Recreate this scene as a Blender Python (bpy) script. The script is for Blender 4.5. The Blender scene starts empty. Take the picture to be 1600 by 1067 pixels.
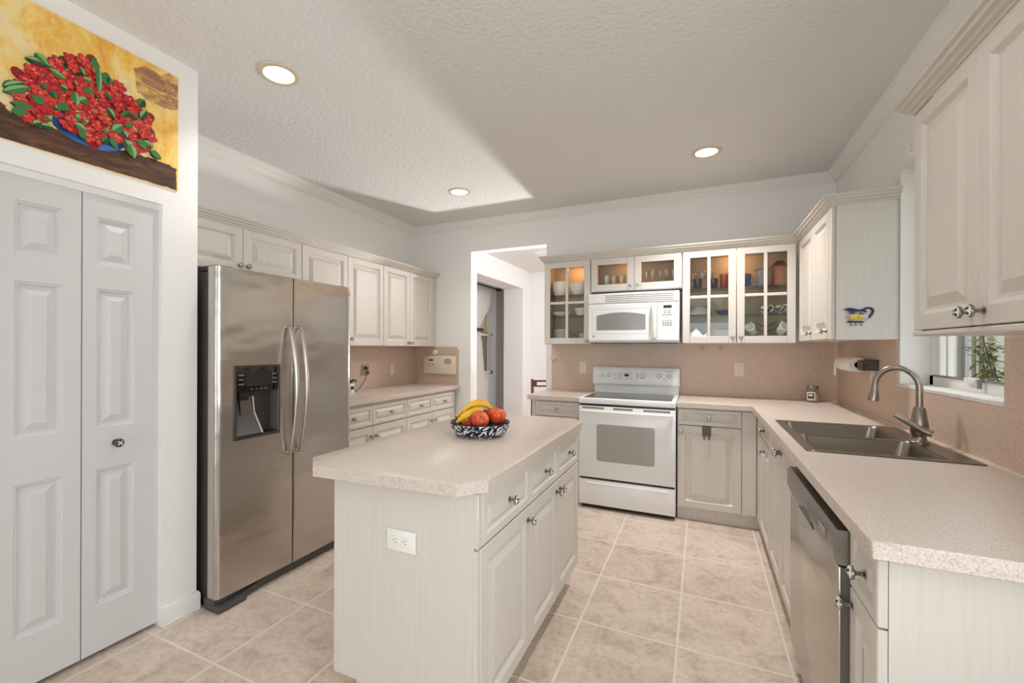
import bpy, bmesh, math, random
from mathutils import Vector, Matrix
random.seed(7)
C = bpy.context.scene.collection
R = math.radians
sc = bpy.context.scene

# ------------------------------------------------------------------ camera
F_PX, HY, CX = 691.574, 543.545, 772.092
cam_d = bpy.data.cameras.new('camera'); cam = bpy.data.objects.new('camera', cam_d); C.objects.link(cam)
cam_d.sensor_width = 36.0; cam_d.lens = 36.0 * F_PX / 1600.0
cam_d.shift_x = (800.0 - CX) / 1600.0; cam_d.shift_y = (HY - 533.5) / 1600.0
cam_d.clip_start = 0.02
YAW, ROLL = 0.438635, 0.003399
cam.matrix_world = (Matrix.Translation((-0.9655, -4.3413, 1.3346)) @ Matrix.Rotation(YAW, 4, 'Z')
                    @ Matrix.Rotation(math.pi / 2, 4, 'X') @ Matrix.Rotation(ROLL, 4, 'Z'))
sc.camera = cam

# ------------------------------------------------------------------ world and light
w = bpy.data.worlds.new('sky'); sc.world = w; w.use_nodes = True
bg = w.node_tree.nodes['Background']
bg.inputs['Color'].default_value = (0.86, 0.93, 1.0, 1); bg.inputs['Strength'].default_value = 1.3
sc.view_settings.view_transform = 'Standard'; sc.view_settings.look = 'None'
sc.view_settings.gamma = 1.0; sc.view_settings.exposure = 0.83
sc.view_settings.use_curve_mapping = False
sc.cycles.max_bounces = 10; sc.cycles.diffuse_bounces = 6; sc.cycles.glossy_bounces = 5
sc.cycles.transparent_max_bounces = 16
sc.cycles.sample_clamp_indirect = 6.0

def lamp(name, kind, loc, energy, color=(1, 1, 1), rot=(0, 0, 0), **kw):
    d = bpy.data.lights.new(name, kind); d.energy = energy; d.color = color
    for k, v in kw.items(): setattr(d, k, v)
    o = bpy.data.objects.new(name, d); C.objects.link(o); o.location = loc; o.rotation_euler = rot
    return o
# added rear area lamp, as if daylight came through unseen glass doors
lamp('rear_fill', 'AREA', (-1.75, -10.85, 1.2), 47, (0.90, 0.96, 1.0), (R(118), 0, 0), shape='RECTANGLE', size=3.4, size_y=2.1)
# added side lamp for faces turned right, in front of an unseen window
lamp('side_fill', 'AREA', (-0.03, -4.2, 1.45), 14, (0.90, 0.96, 1.0), (R(98), 0, R(90)), shape='RECTANGLE', size=1.4, size_y=1.4)
# unseen hall spot, placed to throw the pale patch on the kitchen ceiling
_d = Vector((-0.42, -2.9, 1.78)).to_track_quat('-Z', 'Y').to_euler()
lamp('hall_uplight', 'SPOT', (-2.49, 2.0, 0.95), 230, (1.0, 0.98, 0.95), tuple(_d), shadow_soft_size=0.10, spot_size=R(62), spot_blend=0.8)
lamp('hall_fill', 'POINT', (-1.6, 1.6, 2.5), 48, (1.0, 0.98, 0.95), shadow_soft_size=0.15)  # unseen point lamp, added to lift the ambient light in the hall

# ------------------------------------------------------------------ materials
def lin(r, g, b):
    def f(c):
        c /= 255.0
        return c / 12.92 if c <= 0.04045 else ((c + 0.055) / 1.055) ** 2.4
    return (f(r), f(g), f(b), 1.0)
MATS = {}
def mat(name, col, rough=0.5, metal=0.0, spec=0.5, **kw):
    if name in MATS: return MATS[name]
    m = bpy.data.materials.new(name); m.use_nodes = True
    b = m.node_tree.nodes['Principled BSDF']
    b.inputs['Base Color'].default_value = col if len(col) == 4 else lin(*col)
    b.inputs['Roughness'].default_value = rough; b.inputs['Metallic'].default_value = metal
    b.inputs['Specular IOR Level'].default_value = spec
    for k, v in kw.items(): b.inputs[k].default_value = v
    MATS[name] = m
    return m
def nodes(m): return m.node_tree.nodes, m.node_tree.links, m.node_tree.nodes['Principled BSDF']
def coords(m, scale=(1, 1, 1), loc=(0, 0, 0), kind='Object'):
    n, l, b = nodes(m)
    t = n.new('ShaderNodeTexCoord'); mp = n.new('ShaderNodeMapping')
    l.new(t.outputs[kind], mp.inputs['Vector'])
    mp.inputs['Scale'].default_value = scale; mp.inputs['Location'].default_value = loc
    return mp.outputs['Vector']
def noise(m, vec, scale, detail=3, rough=0.5, dist=0.0):
    n, l, b = nodes(m)
    t = n.new('ShaderNodeTexNoise'); l.new(vec, t.inputs['Vector'])
    t.inputs['Scale'].default_value = scale; t.inputs['Detail'].default_value = detail
    t.inputs['Roughness'].default_value = rough; t.inputs['Distortion'].default_value = dist
    return t.outputs['Fac']
def ramp(m, fac, stops):
    n, l, b = nodes(m)
    r = n.new('ShaderNodeValToRGB'); l.new(fac, r.inputs['Fac'])
    e = r.color_ramp.elements
    while len(e) < len(stops): e.new(0.5)
    for k, (p, c) in enumerate(stops):
        e[k].position = p; e[k].color = c if len(c) == 4 else lin(*c)
    return r.outputs['Color']
def bump(m, fac, strength=0.2, dist=0.01):
    n, l, b = nodes(m)
    t = n.new('ShaderNodeBump'); l.new(fac, t.inputs['Height'])
    t.inputs['Strength'].default_value = strength; t.inputs['Distance'].default_value = dist
    l.new(t.outputs['Normal'], b.inputs['Normal'])
def mix(m, fac, a, bb):
    n, l, b = nodes(m)
    t = n.new('ShaderNodeMix'); t.data_type = 'RGBA'
    if hasattr(fac, 'links') or not isinstance(fac, (int, float)): l.new(fac, t.inputs[0])
    else: t.inputs[0].default_value = fac
    for s, v in ((6, a), (7, bb)):
        if isinstance(v, tuple): t.inputs[s].default_value = v if len(v) == 4 else lin(*v)
        else: l.new(v, t.inputs[s])
    return t.outputs[2]
def setcol(m, c):
    n, l, b = nodes(m); l.new(c, b.inputs['Base Color'])

WALL = mat('wall_paint', (240, 238, 235), 0.75, spec=0.25); bump(WALL, noise(WALL, coords(WALL), 55, 4), 0.18, 0.006)
HALL = mat('hall_paint', (232, 231, 232), 0.75, spec=0.25)
GREYW = mat('grey_paint', (186, 180, 178), 0.75, spec=0.25)
CEIL = mat('ceiling_paint', (228, 226, 225), 0.85, spec=0.2)
_v = coords(CEIL); bump(CEIL, noise(CEIL, _v, 38, 5, 0.6), 0.75, 0.014)
TRIM = mat('trim_paint', (236, 234, 230), 0.4)
DOORP = mat('door_paint', (212, 212, 212), 0.45); bump(DOORP, noise(DOORP, coords(DOORP, (90, 90, 6)), 1.5, 4), 0.06, 0.003)
CAB = mat('cabinet_paint', (228, 224, 216), 0.42)
_f = noise(CAB, coords(CAB, (70, 70, 2.2)), 1.6, 5, 0.6, 0.3)
setcol(CAB, ramp(CAB, _f, [(0.3, (208, 201, 192)), (0.62, (213, 207, 199))])); bump(CAB, _f, 0.10, 0.002)
CABIN = mat('cabinet_interior', (176, 158, 134), 0.5)
CORN = mat('cornice_paint', (204, 197, 187), 0.45)
GAP = mat('dark_gap', (45, 40, 36), 0.8)
LAM = mat('speckled_laminate', (205, 187, 169), 0.33)
_v = coords(LAM)
_a = noise(LAM, _v, 260, 2, 0.7); _b = noise(LAM, _v, 110, 3, 0.7)
_c = ramp(LAM, _a, [(0.33, (152, 134, 122)), (0.45, (204, 190, 179)), (0.58, (212, 200, 190)), (0.70, (234, 228, 221))])
_d = ramp(LAM, _b, [(0.36, (180, 162, 150)), (0.50, (210, 197, 186))])
setcol(LAM, mix(LAM, 0.45, _c, _d))
SPL = mat('backsplash_laminate', (196, 170, 148), 0.4)  # worktop laminate again, its tan look in shade put into the colour
_v = coords(SPL)
_a = noise(SPL, _v, 260, 2, 0.7); _b = noise(SPL, _v, 110, 3, 0.7)
setcol(SPL, mix(SPL, 0.45, ramp(SPL, _a, [(0.33, (154, 126, 107)), (0.45, (206, 180, 160)), (0.58, (216, 193, 174)), (0.72, (234, 220, 206))]),
                ramp(SPL, _b, [(0.36, (180, 152, 132)), (0.5, (213, 188, 168))])))
CAULK = mat('caulk', (226, 214, 200), 0.5)
TILE = mat('floor_tile', (190, 170, 150), 0.34)
n, l, b = nodes(TILE)
_v = coords(TILE, loc=(1.502 + 0.44 * 30, 1.24 + 0.478 * 30, 0))
br = n.new('ShaderNodeTexBrick'); l.new(_v, br.inputs['Vector'])
br.offset = 0.0; br.squash = 1.0
for k, v in (('Scale', 1.0), ('Brick Width', 0.44), ('Row Height', 0.478), ('Mortar Size', 0.0055), ('Mortar Smooth', 0.1), ('Bias', 0.0)): br.inputs[k].default_value = v
br.inputs['Color1'].default_value = (0.25, 0.25, 0.25, 1); br.inputs['Color2'].default_value = (0.75, 0.75, 0.75, 1); br.inputs['Mortar'].default_value = (0.5, 0.5, 0.5, 1)
_v2 = coords(TILE)
_n1 = noise(TILE, _v2, 6.5, 8, 0.62, 0.8); _n2 = noise(TILE, _v2, 34, 6, 0.7, 0.3)
_c = ramp(TILE, _n1, [(0.30, (160, 136, 118)), (0.46, (204, 184, 166)), (0.58, (218, 201, 184)), (0.72, (207, 179, 158))])
_c = mix(TILE, 0.35, _c, ramp(TILE, _n2, [(0.35, (150, 130, 113)), (0.52, (216, 200, 184)), (0.7, (222, 208, 192))]))
_c = mix(TILE, 0.12, _c, br.outputs['Color'])
setcol(TILE, mix(TILE, br.outputs['Fac'], _c, (226, 215, 203)))
_m = n.new('ShaderNodeMath'); _m.operation = 'SUBTRACT'; l.new(_n2, _m.inputs[0]); l.new(br.outputs['Fac'], _m.inputs[1])
bump(TILE, _m.outputs[0], 0.25, 0.003)

STEEL = mat('brushed_steel', (192, 187, 182), 0.24, 1.0)
_f = noise(STEEL, coords(STEEL, (160, 160, 1.5)), 2, 3); _g = noise(STEEL, coords(STEEL, (1.2, 1.2, 2.6), kind='Object'), 1.8, 2)
n, l, b = nodes(STEEL)
_b1 = n.new('ShaderNodeBump'); _b1.inputs['Strength'].default_value = 0.04; _b1.inputs['Distance'].default_value = 0.001; l.new(_f, _b1.inputs['Height'])
_b2 = n.new('ShaderNodeBump'); _b2.inputs['Strength'].default_value = 0.4; _b2.inputs['Distance'].default_value = 0.03; l.new(_g, _b2.inputs['Height'])
l.new(_b1.outputs['Normal'], _b2.inputs['Normal']); l.new(_b2.outputs['Normal'], b.inputs['Normal'])
b.inputs['Anisotropic'].default_value = 0.4
SINKS = mat('sink_steel', (140, 132, 124), 0.3, 1.0)
NICKEL = mat('brushed_nickel', (150, 141, 132), 0.3, 1.0)
HANDLE = mat('handle_steel', (196, 188, 180), 0.28, 1.0)
CHROME = mat('chrome', (150, 145, 141), 0.18, 1.0)
DKMET = mat('dark_metal', (86, 80, 76), 0.4, 0.8)
DKGREY = mat('dark_grey_plastic', (58, 55, 53), 0.45)
MIDGREY = mat('mid_grey_plastic', (98, 95, 92), 0.4)
BLACK = mat('black_plastic', (22, 20, 20), 0.3)
BGLOSS = mat('black_gloss', (14, 13, 14), 0.08)
GLASSTOP = mat('ceramic_cooktop', (52, 50, 50), 0.12)
WHITEAP = mat('white_enamel', (238, 238, 239), 0.25)
WHITEPL = mat('white_plastic', (236, 234, 228), 0.4)
IVORY = mat('ivory_plastic', (231, 221, 203), 0.4)
GREYW_ = mat('oven_window', (172, 170, 164), 0.12)
GREYM = mat('microwave_window', (138, 136, 134), 0.15)
SLOT = mat('slot_grey', (128, 126, 122), 0.6)
CERAM = mat('white_ceramic', (238, 236, 230), 0.15)
CERGREY = mat('grey_ceramic', (196, 194, 190), 0.2)
BLUEC = mat('blue_ceramic', (36, 52, 98), 0.15)
NAVY = mat('navy_ceramic', (28, 36, 58), 0.15)
LEMON = mat('lemon_yellow', (226, 192, 62), 0.3)
DKGREEN = mat('dark_green', (48, 74, 38), 0.5)
BROWNW = mat('brown_wood', (92, 50, 34), 0.45); _f = noise(BROWNW, coords(BROWNW, (30, 30, 3)), 2, 4); setcol(BROWNW, ramp(BROWNW, _f, [(0.3, (70, 36, 24)), (0.7, (112, 64, 44))]))
COPPER = mat('copper_brown', (142, 88, 56), 0.4)
AMBER = mat('amber_glass', (190, 140, 70), 0.1)
PAPER = mat('paper_towel', (238, 234, 228), 0.9); bump(PAPER, noise(PAPER, coords(PAPER), 140, 2), 0.2, 0.003)
DISPLAY = mat('green_display', (16, 40, 24), 0.2)
WAX = mat('candle_wax', (214, 196, 172), 0.4)
CURT = mat('sheer_curtain', (214, 210, 206), 0.9)
STUCCO = mat('stucco', (214, 212, 196), 0.9); bump(STUCCO, noise(STUCCO, coords(STUCCO), 60, 4), 0.4, 0.01)
LEAFM = mat('plant_leaf', (84, 122, 50), 0.5)
ROCK = mat('beige_shade', (206, 186, 152), 0.9); setcol(ROCK, ramp(ROCK, noise(ROCK, coords(ROCK), 9, 5), [(0.3, (190, 166, 130)), (0.7, (222, 206, 176))]))
MESHS = mat('window_screen', (150, 140, 126), 0.9)
GRASS = mat('ground', (150, 150, 120), 0.9)
PLASTER = mat('sill_plaster', (224, 222, 218), 0.6)
_f = noise(PLASTER, coords(PLASTER, (1, 1, 1)), 26, 6, 0.7); setcol(PLASTER, ramp(PLASTER, _f, [(0.30, (150, 142, 132)), (0.40, (214, 211, 206)), (0.6, (228, 226, 222))])); bump(PLASTER, _f, 0.4, 0.008)

def glass_mat(name, tint, refl=1.0):
    m = bpy.data.materials.new(name); m.use_nodes = True
    n, l = m.node_tree.nodes, m.node_tree.links
    n.clear()
    o = n.new('ShaderNodeOutputMaterial'); t = n.new('ShaderNodeBsdfTransparent'); g = n.new('ShaderNodeBsdfGlossy')
    t.inputs['Color'].default_value = tint; g.inputs['Roughness'].default_value = 0.02
    f = n.new('ShaderNodeLayerWeight'); f.inputs['Blend'].default_value = 0.5
    pw = n.new('ShaderNodeMath'); pw.operation = 'POWER'; pw.inputs[1].default_value = 4.5; l.new(f.outputs['Facing'], pw.inputs[0])
    mu = n.new('ShaderNodeMath'); mu.operation = 'MULTIPLY_ADD'; mu.inputs[1].default_value = 0.9; mu.inputs[2].default_value = 0.05 * refl
    l.new(pw.outputs[0], mu.inputs[0])
    x = n.new('ShaderNodeMixShader'); l.new(mu.outputs[0], x.inputs[0]); l.new(t.outputs[0], x.inputs[1]); l.new(g.outputs[0], x.inputs[2])
    l.new(x.outputs[0], o.inputs[0])
    return m
PANE = glass_mat('pane_glass', (0.95, 0.97, 0.95, 1), 1.1)
SHELFG = glass_mat('shelf_glass', (0.62, 0.72, 0.66, 1), 1.0)
CLEAR = glass_mat('clear_glass', (0.965, 0.97, 0.96, 1), 2.2)
AMBERG = glass_mat('amber_tinted_glass', (0.85, 0.6, 0.28, 1), 1.3)
BLUEG = glass_mat('blue_tinted_glass', (0.35, 0.42, 0.6, 1), 1.3)
def emis(name, col, s):
    m = bpy.data.materials.new(name); m.use_nodes = True
    b = m.node_tree.nodes['Principled BSDF']; b.inputs['Base Color'].default_value = col
    b.inputs['Emission Color'].default_value = col; b.inputs['Emission Strength'].default_value = s
    return m
LENS = emis('lamp_lens', (1.0, 0.93, 0.80, 1), 6.0)
PUCK = emis('puck_lens', (1.0, 0.75, 0.42, 1), 8.0)

# ------------------------------------------------------------------ mesh helpers
def B(): return bmesh.new()
def box(bm, x0, y0, z0, x1, y1, z1, mi=0, bev=0.0, seg=2):
    r = bmesh.ops.create_cube(bm, size=1.0, matrix=Matrix.Translation(((x0 + x1) / 2, (y0 + y1) / 2, (z0 + z1) / 2)) @ Matrix.Diagonal((abs(x1 - x0), abs(y1 - y0), abs(z1 - z0), 1)))
    vs = r['verts']; fs = {f for v in vs for f in v.link_faces}
    for f in fs: f.material_index = mi
    if bev > 0:
        es = list({e for v in vs for e in v.link_edges})
        bmesh.ops.bevel(bm, geom=es, offset=bev, segments=seg, affect='EDGES', profile=0.5)
def quad(bm, pts, mi=0):
    f = bm.faces.new([bm.verts.new(p) for p in pts]); f.material_index = mi; return f
def loft(bm, loops, mi=0, cap0=True, cap1=True, closed=True):
    vv = [[bm.verts.new(p) for p in lp] for lp in loops]
    n = len(vv[0])
    for a, b_ in zip(vv, vv[1:]):
        for k in range(n if closed else n - 1):
            f = bm.faces.new((a[k], a[(k + 1) % n], b_[(k + 1) % n], b_[k])); f.material_index = mi
    if cap0 and closed: bm.faces.new(vv[0][::-1]).material_index = mi
    if cap1 and closed: bm.faces.new(vv[-1]).material_index = mi
def lathe(bm, prof, mx=None, seg=24, mi=0, cap0=True, cap1=True):
    mx = mx or Matrix.Identity(4)
    loft(bm, [[mx @ Vector((r * math.cos(2 * math.pi * k / seg), r * math.sin(2 * math.pi * k / seg), z)) for k in range(seg)] for r, z in prof], mi, cap0, cap1)
def tube(bm, pts, r, seg=10, mi=0, radii=None):
    pts = [Vector(p) for p in pts]; loops = []; up = None
    for i, p in enumerate(pts):
        d = (pts[min(i + 1, len(pts) - 1)] - pts[max(i - 1, 0)]).normalized()
        if up is None: up = Vector((0, 0, 1)) if abs(d.z) < 0.9 else Vector((1, 0, 0))
        s = d.cross(up).normalized(); up = s.cross(d).normalized()
        rr = radii[i] if radii else r
        loops.append([p + (s * math.cos(a) + up * math.sin(a)) * rr for a in [2 * math.pi * k / seg for k in range(seg)]])
    loft(bm, loops, mi)
def prism(bm, poly, z0, z1, mi=0, mx=None, ch=0.0):
    mx = mx or Matrix.Identity(4)
    cx = sum(p[0] for p in poly) / len(poly); cy = sum(p[1] for p in poly) / len(poly)
    lo = [[mx @ Vector((x, y, z0)) for x, y in poly]]
    if ch: 
        lo.append([mx @ Vector((x, y, z1 - ch)) for x, y in poly])
        lo.append([mx @ Vector((x - ch * (1 if x > cx else -1), y - ch * (1 if y > cy else -1), z1)) for x, y in poly])
    else: lo.append([mx @ Vector((x, y, z1)) for x, y in poly])
    loft(bm, lo, mi)
def grid(bm, us, vs, keep, t0, t1, axes='xyz', mi=0, bev=0.0):
    """slab with holes: us, vs in plane, t thickness; axes says which world axes u, v, t are"""
    ix = ['xyz'.index(a) for a in axes]
    def P(u, v, t):
        p = [0, 0, 0]; p[ix[0]] = u; p[ix[1]] = v; p[ix[2]] = t; return p
    V = {}
    def vert(i, j, k):
        if (i, j, k) not in V: V[i, j, k] = bm.verts.new(P(us[i], vs[j], (t0, t1)[k]))
        return V[i, j, k]
    nu, nv = len(us) - 1, len(vs) - 1
    K = [[bool(keep((us[i] + us[i + 1]) / 2, (vs[j] + vs[j + 1]) / 2)) for j in range(nv)] for i in range(nu)]
    kk = lambda i, j: 0 <= i < nu and 0 <= j < nv and K[i][j]
    fs = []
    for i in range(nu):
        for j in range(nv):
            if not K[i][j]: continue
            for k in (0, 1): fs.append(bm.faces.new((vert(i, j, k), vert(i + 1, j, k), vert(i + 1, j + 1, k), vert(i, j + 1, k))))
            for di, dj, a, b_ in ((-1, 0, (i, j), (i, j + 1)), (1, 0, (i + 1, j), (i + 1, j + 1)), (0, -1, (i, j), (i + 1, j)), (0, 1, (i, j + 1), (i + 1, j + 1))):
                if not kk(i + di, j + dj): fs.append(bm.faces.new((vert(*a, 0), vert(*b_, 0), vert(*b_, 1), vert(*a, 1))))
    for f in fs: f.material_index = mi
    bmesh.ops.recalc_face_normals(bm, faces=fs)
    if bev:
        es = [e for e in {e for f in fs for e in f.edges} if len(e.link_faces) == 2 and abs(e.link_faces[0].normal.dot(e.link_faces[1].normal)) < 0.1]
        bmesh.ops.bevel(bm, geom=es, offset=bev, segments=1, affect='EDGES')
    return V
def obj(name, bm, mats, parent=None, loc=(0, 0, 0), rot=(0, 0, 0), ang=40, recalc=True):
    if recalc: bmesh.ops.recalc_face_normals(bm, faces=bm.faces)
    me = bpy.data.meshes.new(name); bm.to_mesh(me); bm.free()
    for m in (mats if isinstance(mats, (list, tuple)) else [mats]): me.materials.append(m)
    for p in me.polygons: p.use_smooth = True
    me.set_sharp_from_angle(angle=R(ang))
    o = bpy.data.objects.new(name, me); C.objects.link(o)
    o.parent = parent; o.location = loc; o.rotation_euler = rot
    return o
def inst(o, parent, loc, rot=(0, 0, 0), scale=None):
    c = o.copy(); C.objects.link(c); c.parent = parent; c.location = loc; c.rotation_euler = rot
    if scale: c.scale = scale
    return c
def tag(o, label, cat, group=None):
    o['label'] = label; o['category'] = cat
    if group: o['group'] = group
    return o
def thing(name, label, cat, loc=(0, 0, 0), rz=0.0, group=None):
    o = bpy.data.objects.new(name, None); C.objects.link(o); o.empty_display_size = 0.05
    o.location = loc; o.rotation_euler = (0, 0, R(rz)); return tag(o, label, cat, group)
def struct(name, bm, mats, parent=None, ang=40):
    o = obj(name, bm, mats, parent, ang=ang); o['kind'] = 'structure'; return o
def sobj(name, label, cat, bm, mats, loc=(0, 0, 0), rot=(0, 0, 0), group=None, ang=40):
    return tag(obj(name, bm, mats, None, loc, rot, ang), label, cat, group)

# raised-panel front: rings of (inset, depth)
def panel_rings(bm, w, h, t, rings, x=0.0, z=0.0):
    L = lambda i, y: [(x + i, y, z + i), (x + w - i, y, z + i), (x + w - i, y, z + h - i), (x + i, y, z + h - i)]
    loft(bm, [L(0, t)] + [L(i, y) for i, y in rings])
DOOR_R = [(0, 0.003), (0.003, 0), (0.050, 0), (0.053, 0.002), (0.064, 0.012), (0.074, 0.012), (0.102, 0.0015), (0.105, 0.0003)]
DRAW_R = [(0, 0.003), (0.003, 0), (0.028, 0), (0.030, 0.002), (0.036, 0.0105), (0.042, 0.0105), (0.058, 0.0015), (0.060, 0.0003)]
KNOB = None
def knob(parent, x, z, y=0.0):
    global KNOB
    if KNOB is None:
        bm = B(); mx = Matrix.Rotation(math.pi / 2, 4, 'X')
        lathe(bm, [(0.011, 0), (0.011, 0.002), (0.006, 0.006), (0.005, 0.015), (0.008, 0.021), (0.0165, 0.024), (0.0175, 0.027), (0.0165, 0.030), (0.0148, 0.031)], mx, 20, 0)
        lathe(bm, [(0.0148, 0.0305), (0.0148, 0.032), (0.010, 0.0350), (0.004, 0.0365), (0.0005, 0.0368)], mx, 20, 1)
        for a in (45, 135, 225, 315):
            ca, sa = math.cos(R(a)), math.sin(R(a))
            pts = [(0.0020, 0.0), (0.0065, 0.0036), (0.0120, 0.0042), (0.0140, 0), (0.0120, -0.0042), (0.0065, -0.0036)]
            hh = [0.0372, 0.0368, 0.0348, 0.0335, 0.0348, 0.0368]
            f = bm.faces.new([bm.verts.new((ca * u - sa * v, -h_, sa * u + ca * v)) for (u, v), h_ in zip(pts, hh)]); f.material_index = 2
        KNOB = obj('knob', bm, [CHROME, CERAM, NAVY], parent, (x, y, z), recalc=False)
        return KNOB
    return inst(KNOB, parent, (x, y, z))
def door(parent, x0, x1, z0, z1, kx=None, kz=None, name='door', rings=DOOR_R, m=None):
    bm = B(); panel_rings(bm, x1 - x0, z1 - z0, 0.02, rings)
    o = obj(name, bm, m or CAB, parent, (x0, 0, z0), ang=8)
    if kx is not None: knob(o, kx - x0, kz - z0)
    return o
def drawer(parent, x0, x1, z0, z1, kx=True, name='drawer'):
    o = door(parent, x0, x1, z0, z1, None, None, name, DRAW_R)
    if kx is not None: knob(o, (x1 - x0) / 2 if kx is True else kx - x0, (z1 - z0) / 2)
    return o
def carcass(parent, x0, x1, z0, z1, d, m=None, toe=None):
    bm = B(); box(bm, x0, 0.021, z0, x1, d, z1)
    if toe: box(bm, x0, 0.021 + toe, 0, x1, d, z0)
    return obj('carcass', bm, m or CAB, parent)
def hollow(parent, x0, x1, z0, z1, d, t=0.018):
    bm = B()
    box(bm, x0, 0.021, z0, x0 + t, d, z1, 0); box(bm, x1 - t, 0.021, z0, x1, d, z1, 0)
    box(bm, x0 + t, 0.021, z0, x1 - t, d, z0 + t, 0); box(bm, x0 + t, 0.021, z1 - t, x1 - t, d, z1, 0)
    box(bm, x0 + t, d - 0.008, z0 + t, x1 - t, d, z1 - t, 1)
    box(bm, x0 + t, 0.03, z0 + t, x0 + t + 0.002, d - 0.008, z1 - t, 1); box(bm, x1 - t - 0.002, 0.03, z0 + t, x1 - t, d - 0.008, z1 - t, 1)
    box(bm, x0 + t, 0.03, z1 - t - 0.002, x1 - t, d - 0.008, z1 - t, 1)
    return obj('carcass', bm, [CAB, CABIN], parent)
def glass_door(parent, x0, x1, z0, z1, fw, cols, rows, kx, kz):
    w_, h_ = x1 - x0, z1 - z0; bm = B()
    box(bm, 0, 0, 0, fw, 0.02, h_, 0, 0.0025, 1); box(bm, w_ - fw, 0, 0, w_, 0.02, h_, 0, 0.0025, 1)
    box(bm, fw - 0.001, 0.0004, 0, w_ - fw + 0.001, 0.02, fw, 0, 0.0025, 1); box(bm, fw - 0.001, 0.0004, h_ - fw, w_ - fw + 0.001, 0.02, h_, 0, 0.0025, 1)
    iw, ih = w_ - 2 * fw, h_ - 2 * fw; mw = 0.024
    for k in range(1, cols): box(bm, fw + iw * k / cols - mw / 2, 0.002, fw, fw + iw * k / cols + mw / 2, 0.018, h_ - fw, 0, 0.003, 1)
    for k in range(1, rows): box(bm, fw, 0.0025, fw + ih * k / rows - mw / 2, w_ - fw, 0.0175, fw + ih * k / rows + mw / 2, 0, 0.003, 1)
    o = obj('glass_door', bm, CAB, parent, (x0, 0, z0))
    bm = B(); quad(bm, [(fw, 0.012, fw), (w_ - fw, 0.012, fw), (w_ - fw, 0.012, h_ - fw), (fw, 0.012, h_ - fw)])
    obj('pane', bm, PANE, o)
    knob(o, kx - x0, kz - z0)
    return o
def sweep_mould(bm, path, prof, mi=0):
    """profile (out, up) swept along a polyline in plan; 'out' is to the right of travel; mitred"""
    P = [Vector((p[0], p[1])) for p in path]; z = path[0][2]; loops = []
    for i, p in enumerate(P):
        ds = []
        if i > 0: ds.append((p - P[i - 1]).normalized())
        if i < len(P) - 1: ds.append((P[i + 1] - p).normalized())
        ns = [Vector((d.y, -d.x)) for d in ds]
        if len(ns) == 2: m = (ns[0] + ns[1]); m = m / m.dot(ns[0])
        else: m = ns[0]
        loops.append([(p.x + m.x * o, p.y + m.y * o, z + u) for o, u in prof])
    loft(bm, loops, mi)

# ================================================================== the room shell
XL, ZC = -4.0436, 2.735
bm = B(); box(bm, -7.5, -11.2, -0.1, 0.2, 6.0, 0.0); struct('floor', bm, TILE)
bm = B(); box(bm, -7.5, -11.2, ZC, 0.2, 6.0, ZC + 0.1); struct('ceiling', bm, CEIL)
bm = B(); box(bm, XL - 0.12, -2.943, 0, XL, 0.0, ZC); struct('wall_left', bm, WALL)
DX0, DX1, DZ = -3.289, -2.411, 2.400
bm = B(); grid(bm, [XL - 0.12, DX0, DX1, 0.2], [0, DZ, ZC], lambda x, z: not (DX0 < x < DX1 and z < DZ), 0.0, 0.12, 'xzy'); struct('wall_back', bm, WALL)
WY0, WY1, WZ0, WZ1 = -2.186, -1.262, 1.147, 2.30
bm = B(); grid(bm, [-11.0, -4.95, -3.45, WY0, WY1, 0.0], [0, 0.7, WZ0, 2.2, WZ1, ZC], lambda y, z: not (WY0 < y < WY1 and WZ0 < z < WZ1) and not (-4.95 < y < -3.45 and 0.7 < z < 2.2), 0.0, 0.2, 'yzx'); struct('wall_right', bm, WALL)
PX = -3.292
bm = B(); grid(bm, [-11.0, -3.71, -3.105, -2.943], [0, 2.012, ZC], lambda y, z: not (-3.71 < y < -3.105 and z < 2.012), PX - 0.12, PX, 'yzx')
box(bm, -4.17, -3.063, 0, PX - 0.12, -2.943, ZC); struct('wall_pantry', bm, WALL)
bm = B(); box(bm, -4.17, -4.6, 0, -4.05, -3.063, ZC); box(bm, -4.05, -4.6, 0, PX - 0.12, -4.5, ZC); struct('wall_closet', bm, WALL)
RX0, RX1, RZ = -3.25, -0.1, 2.4
bm = B(); grid(bm, [PX - 0.12, RX0, RX1, 0.2], [0, RZ, ZC], lambda x, z: not (RX0 < x < RX1 and z < RZ), -11.12, -11.0, 'xzy'); struct('wall_rear', bm, WALL)
# unseen glazed doors behind the camera, added as a source of rear light
bm = B()
for x in (RX0, (RX0 + RX1) / 2 - 0.04, RX1 - 0.08): box(bm, x, -11.08, 0, x + 0.08, -11.03, RZ)
box(bm, RX0, -11.08, 0, RX1, -11.03, 0.08); box(bm, RX0, -11.08, RZ - 0.08, RX1, -11.03, RZ)
wf = struct('rear_door_added', bm, TRIM)
bm = B(); quad(bm, [(RX0, -11.055, 0), (RX1, -11.055, 0), (RX1, -11.055, RZ), (RX0, -11.055, RZ)]); obj('pane', bm, PANE, wf)
bm = B()
for y in (-4.95, -4.23, -3.51): box(bm, 0.06, y, 0.7, 0.12, y + 0.06, 2.2)
for z in (0.7, 2.14): box(bm, 0.06, -4.95, z, 0.12, -3.45, z + 0.06)
wf = struct('side_window_added', bm, TRIM)  # unseen window beside the camera, added to go with the side lamp
bm = B(); quad(bm, [(0.09, -4.95, 0.7), (0.09, -3.45, 0.7), (0.09, -3.45, 2.2), (0.09, -4.95, 2.2)]); obj('pane', bm, PANE, wf)
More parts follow.
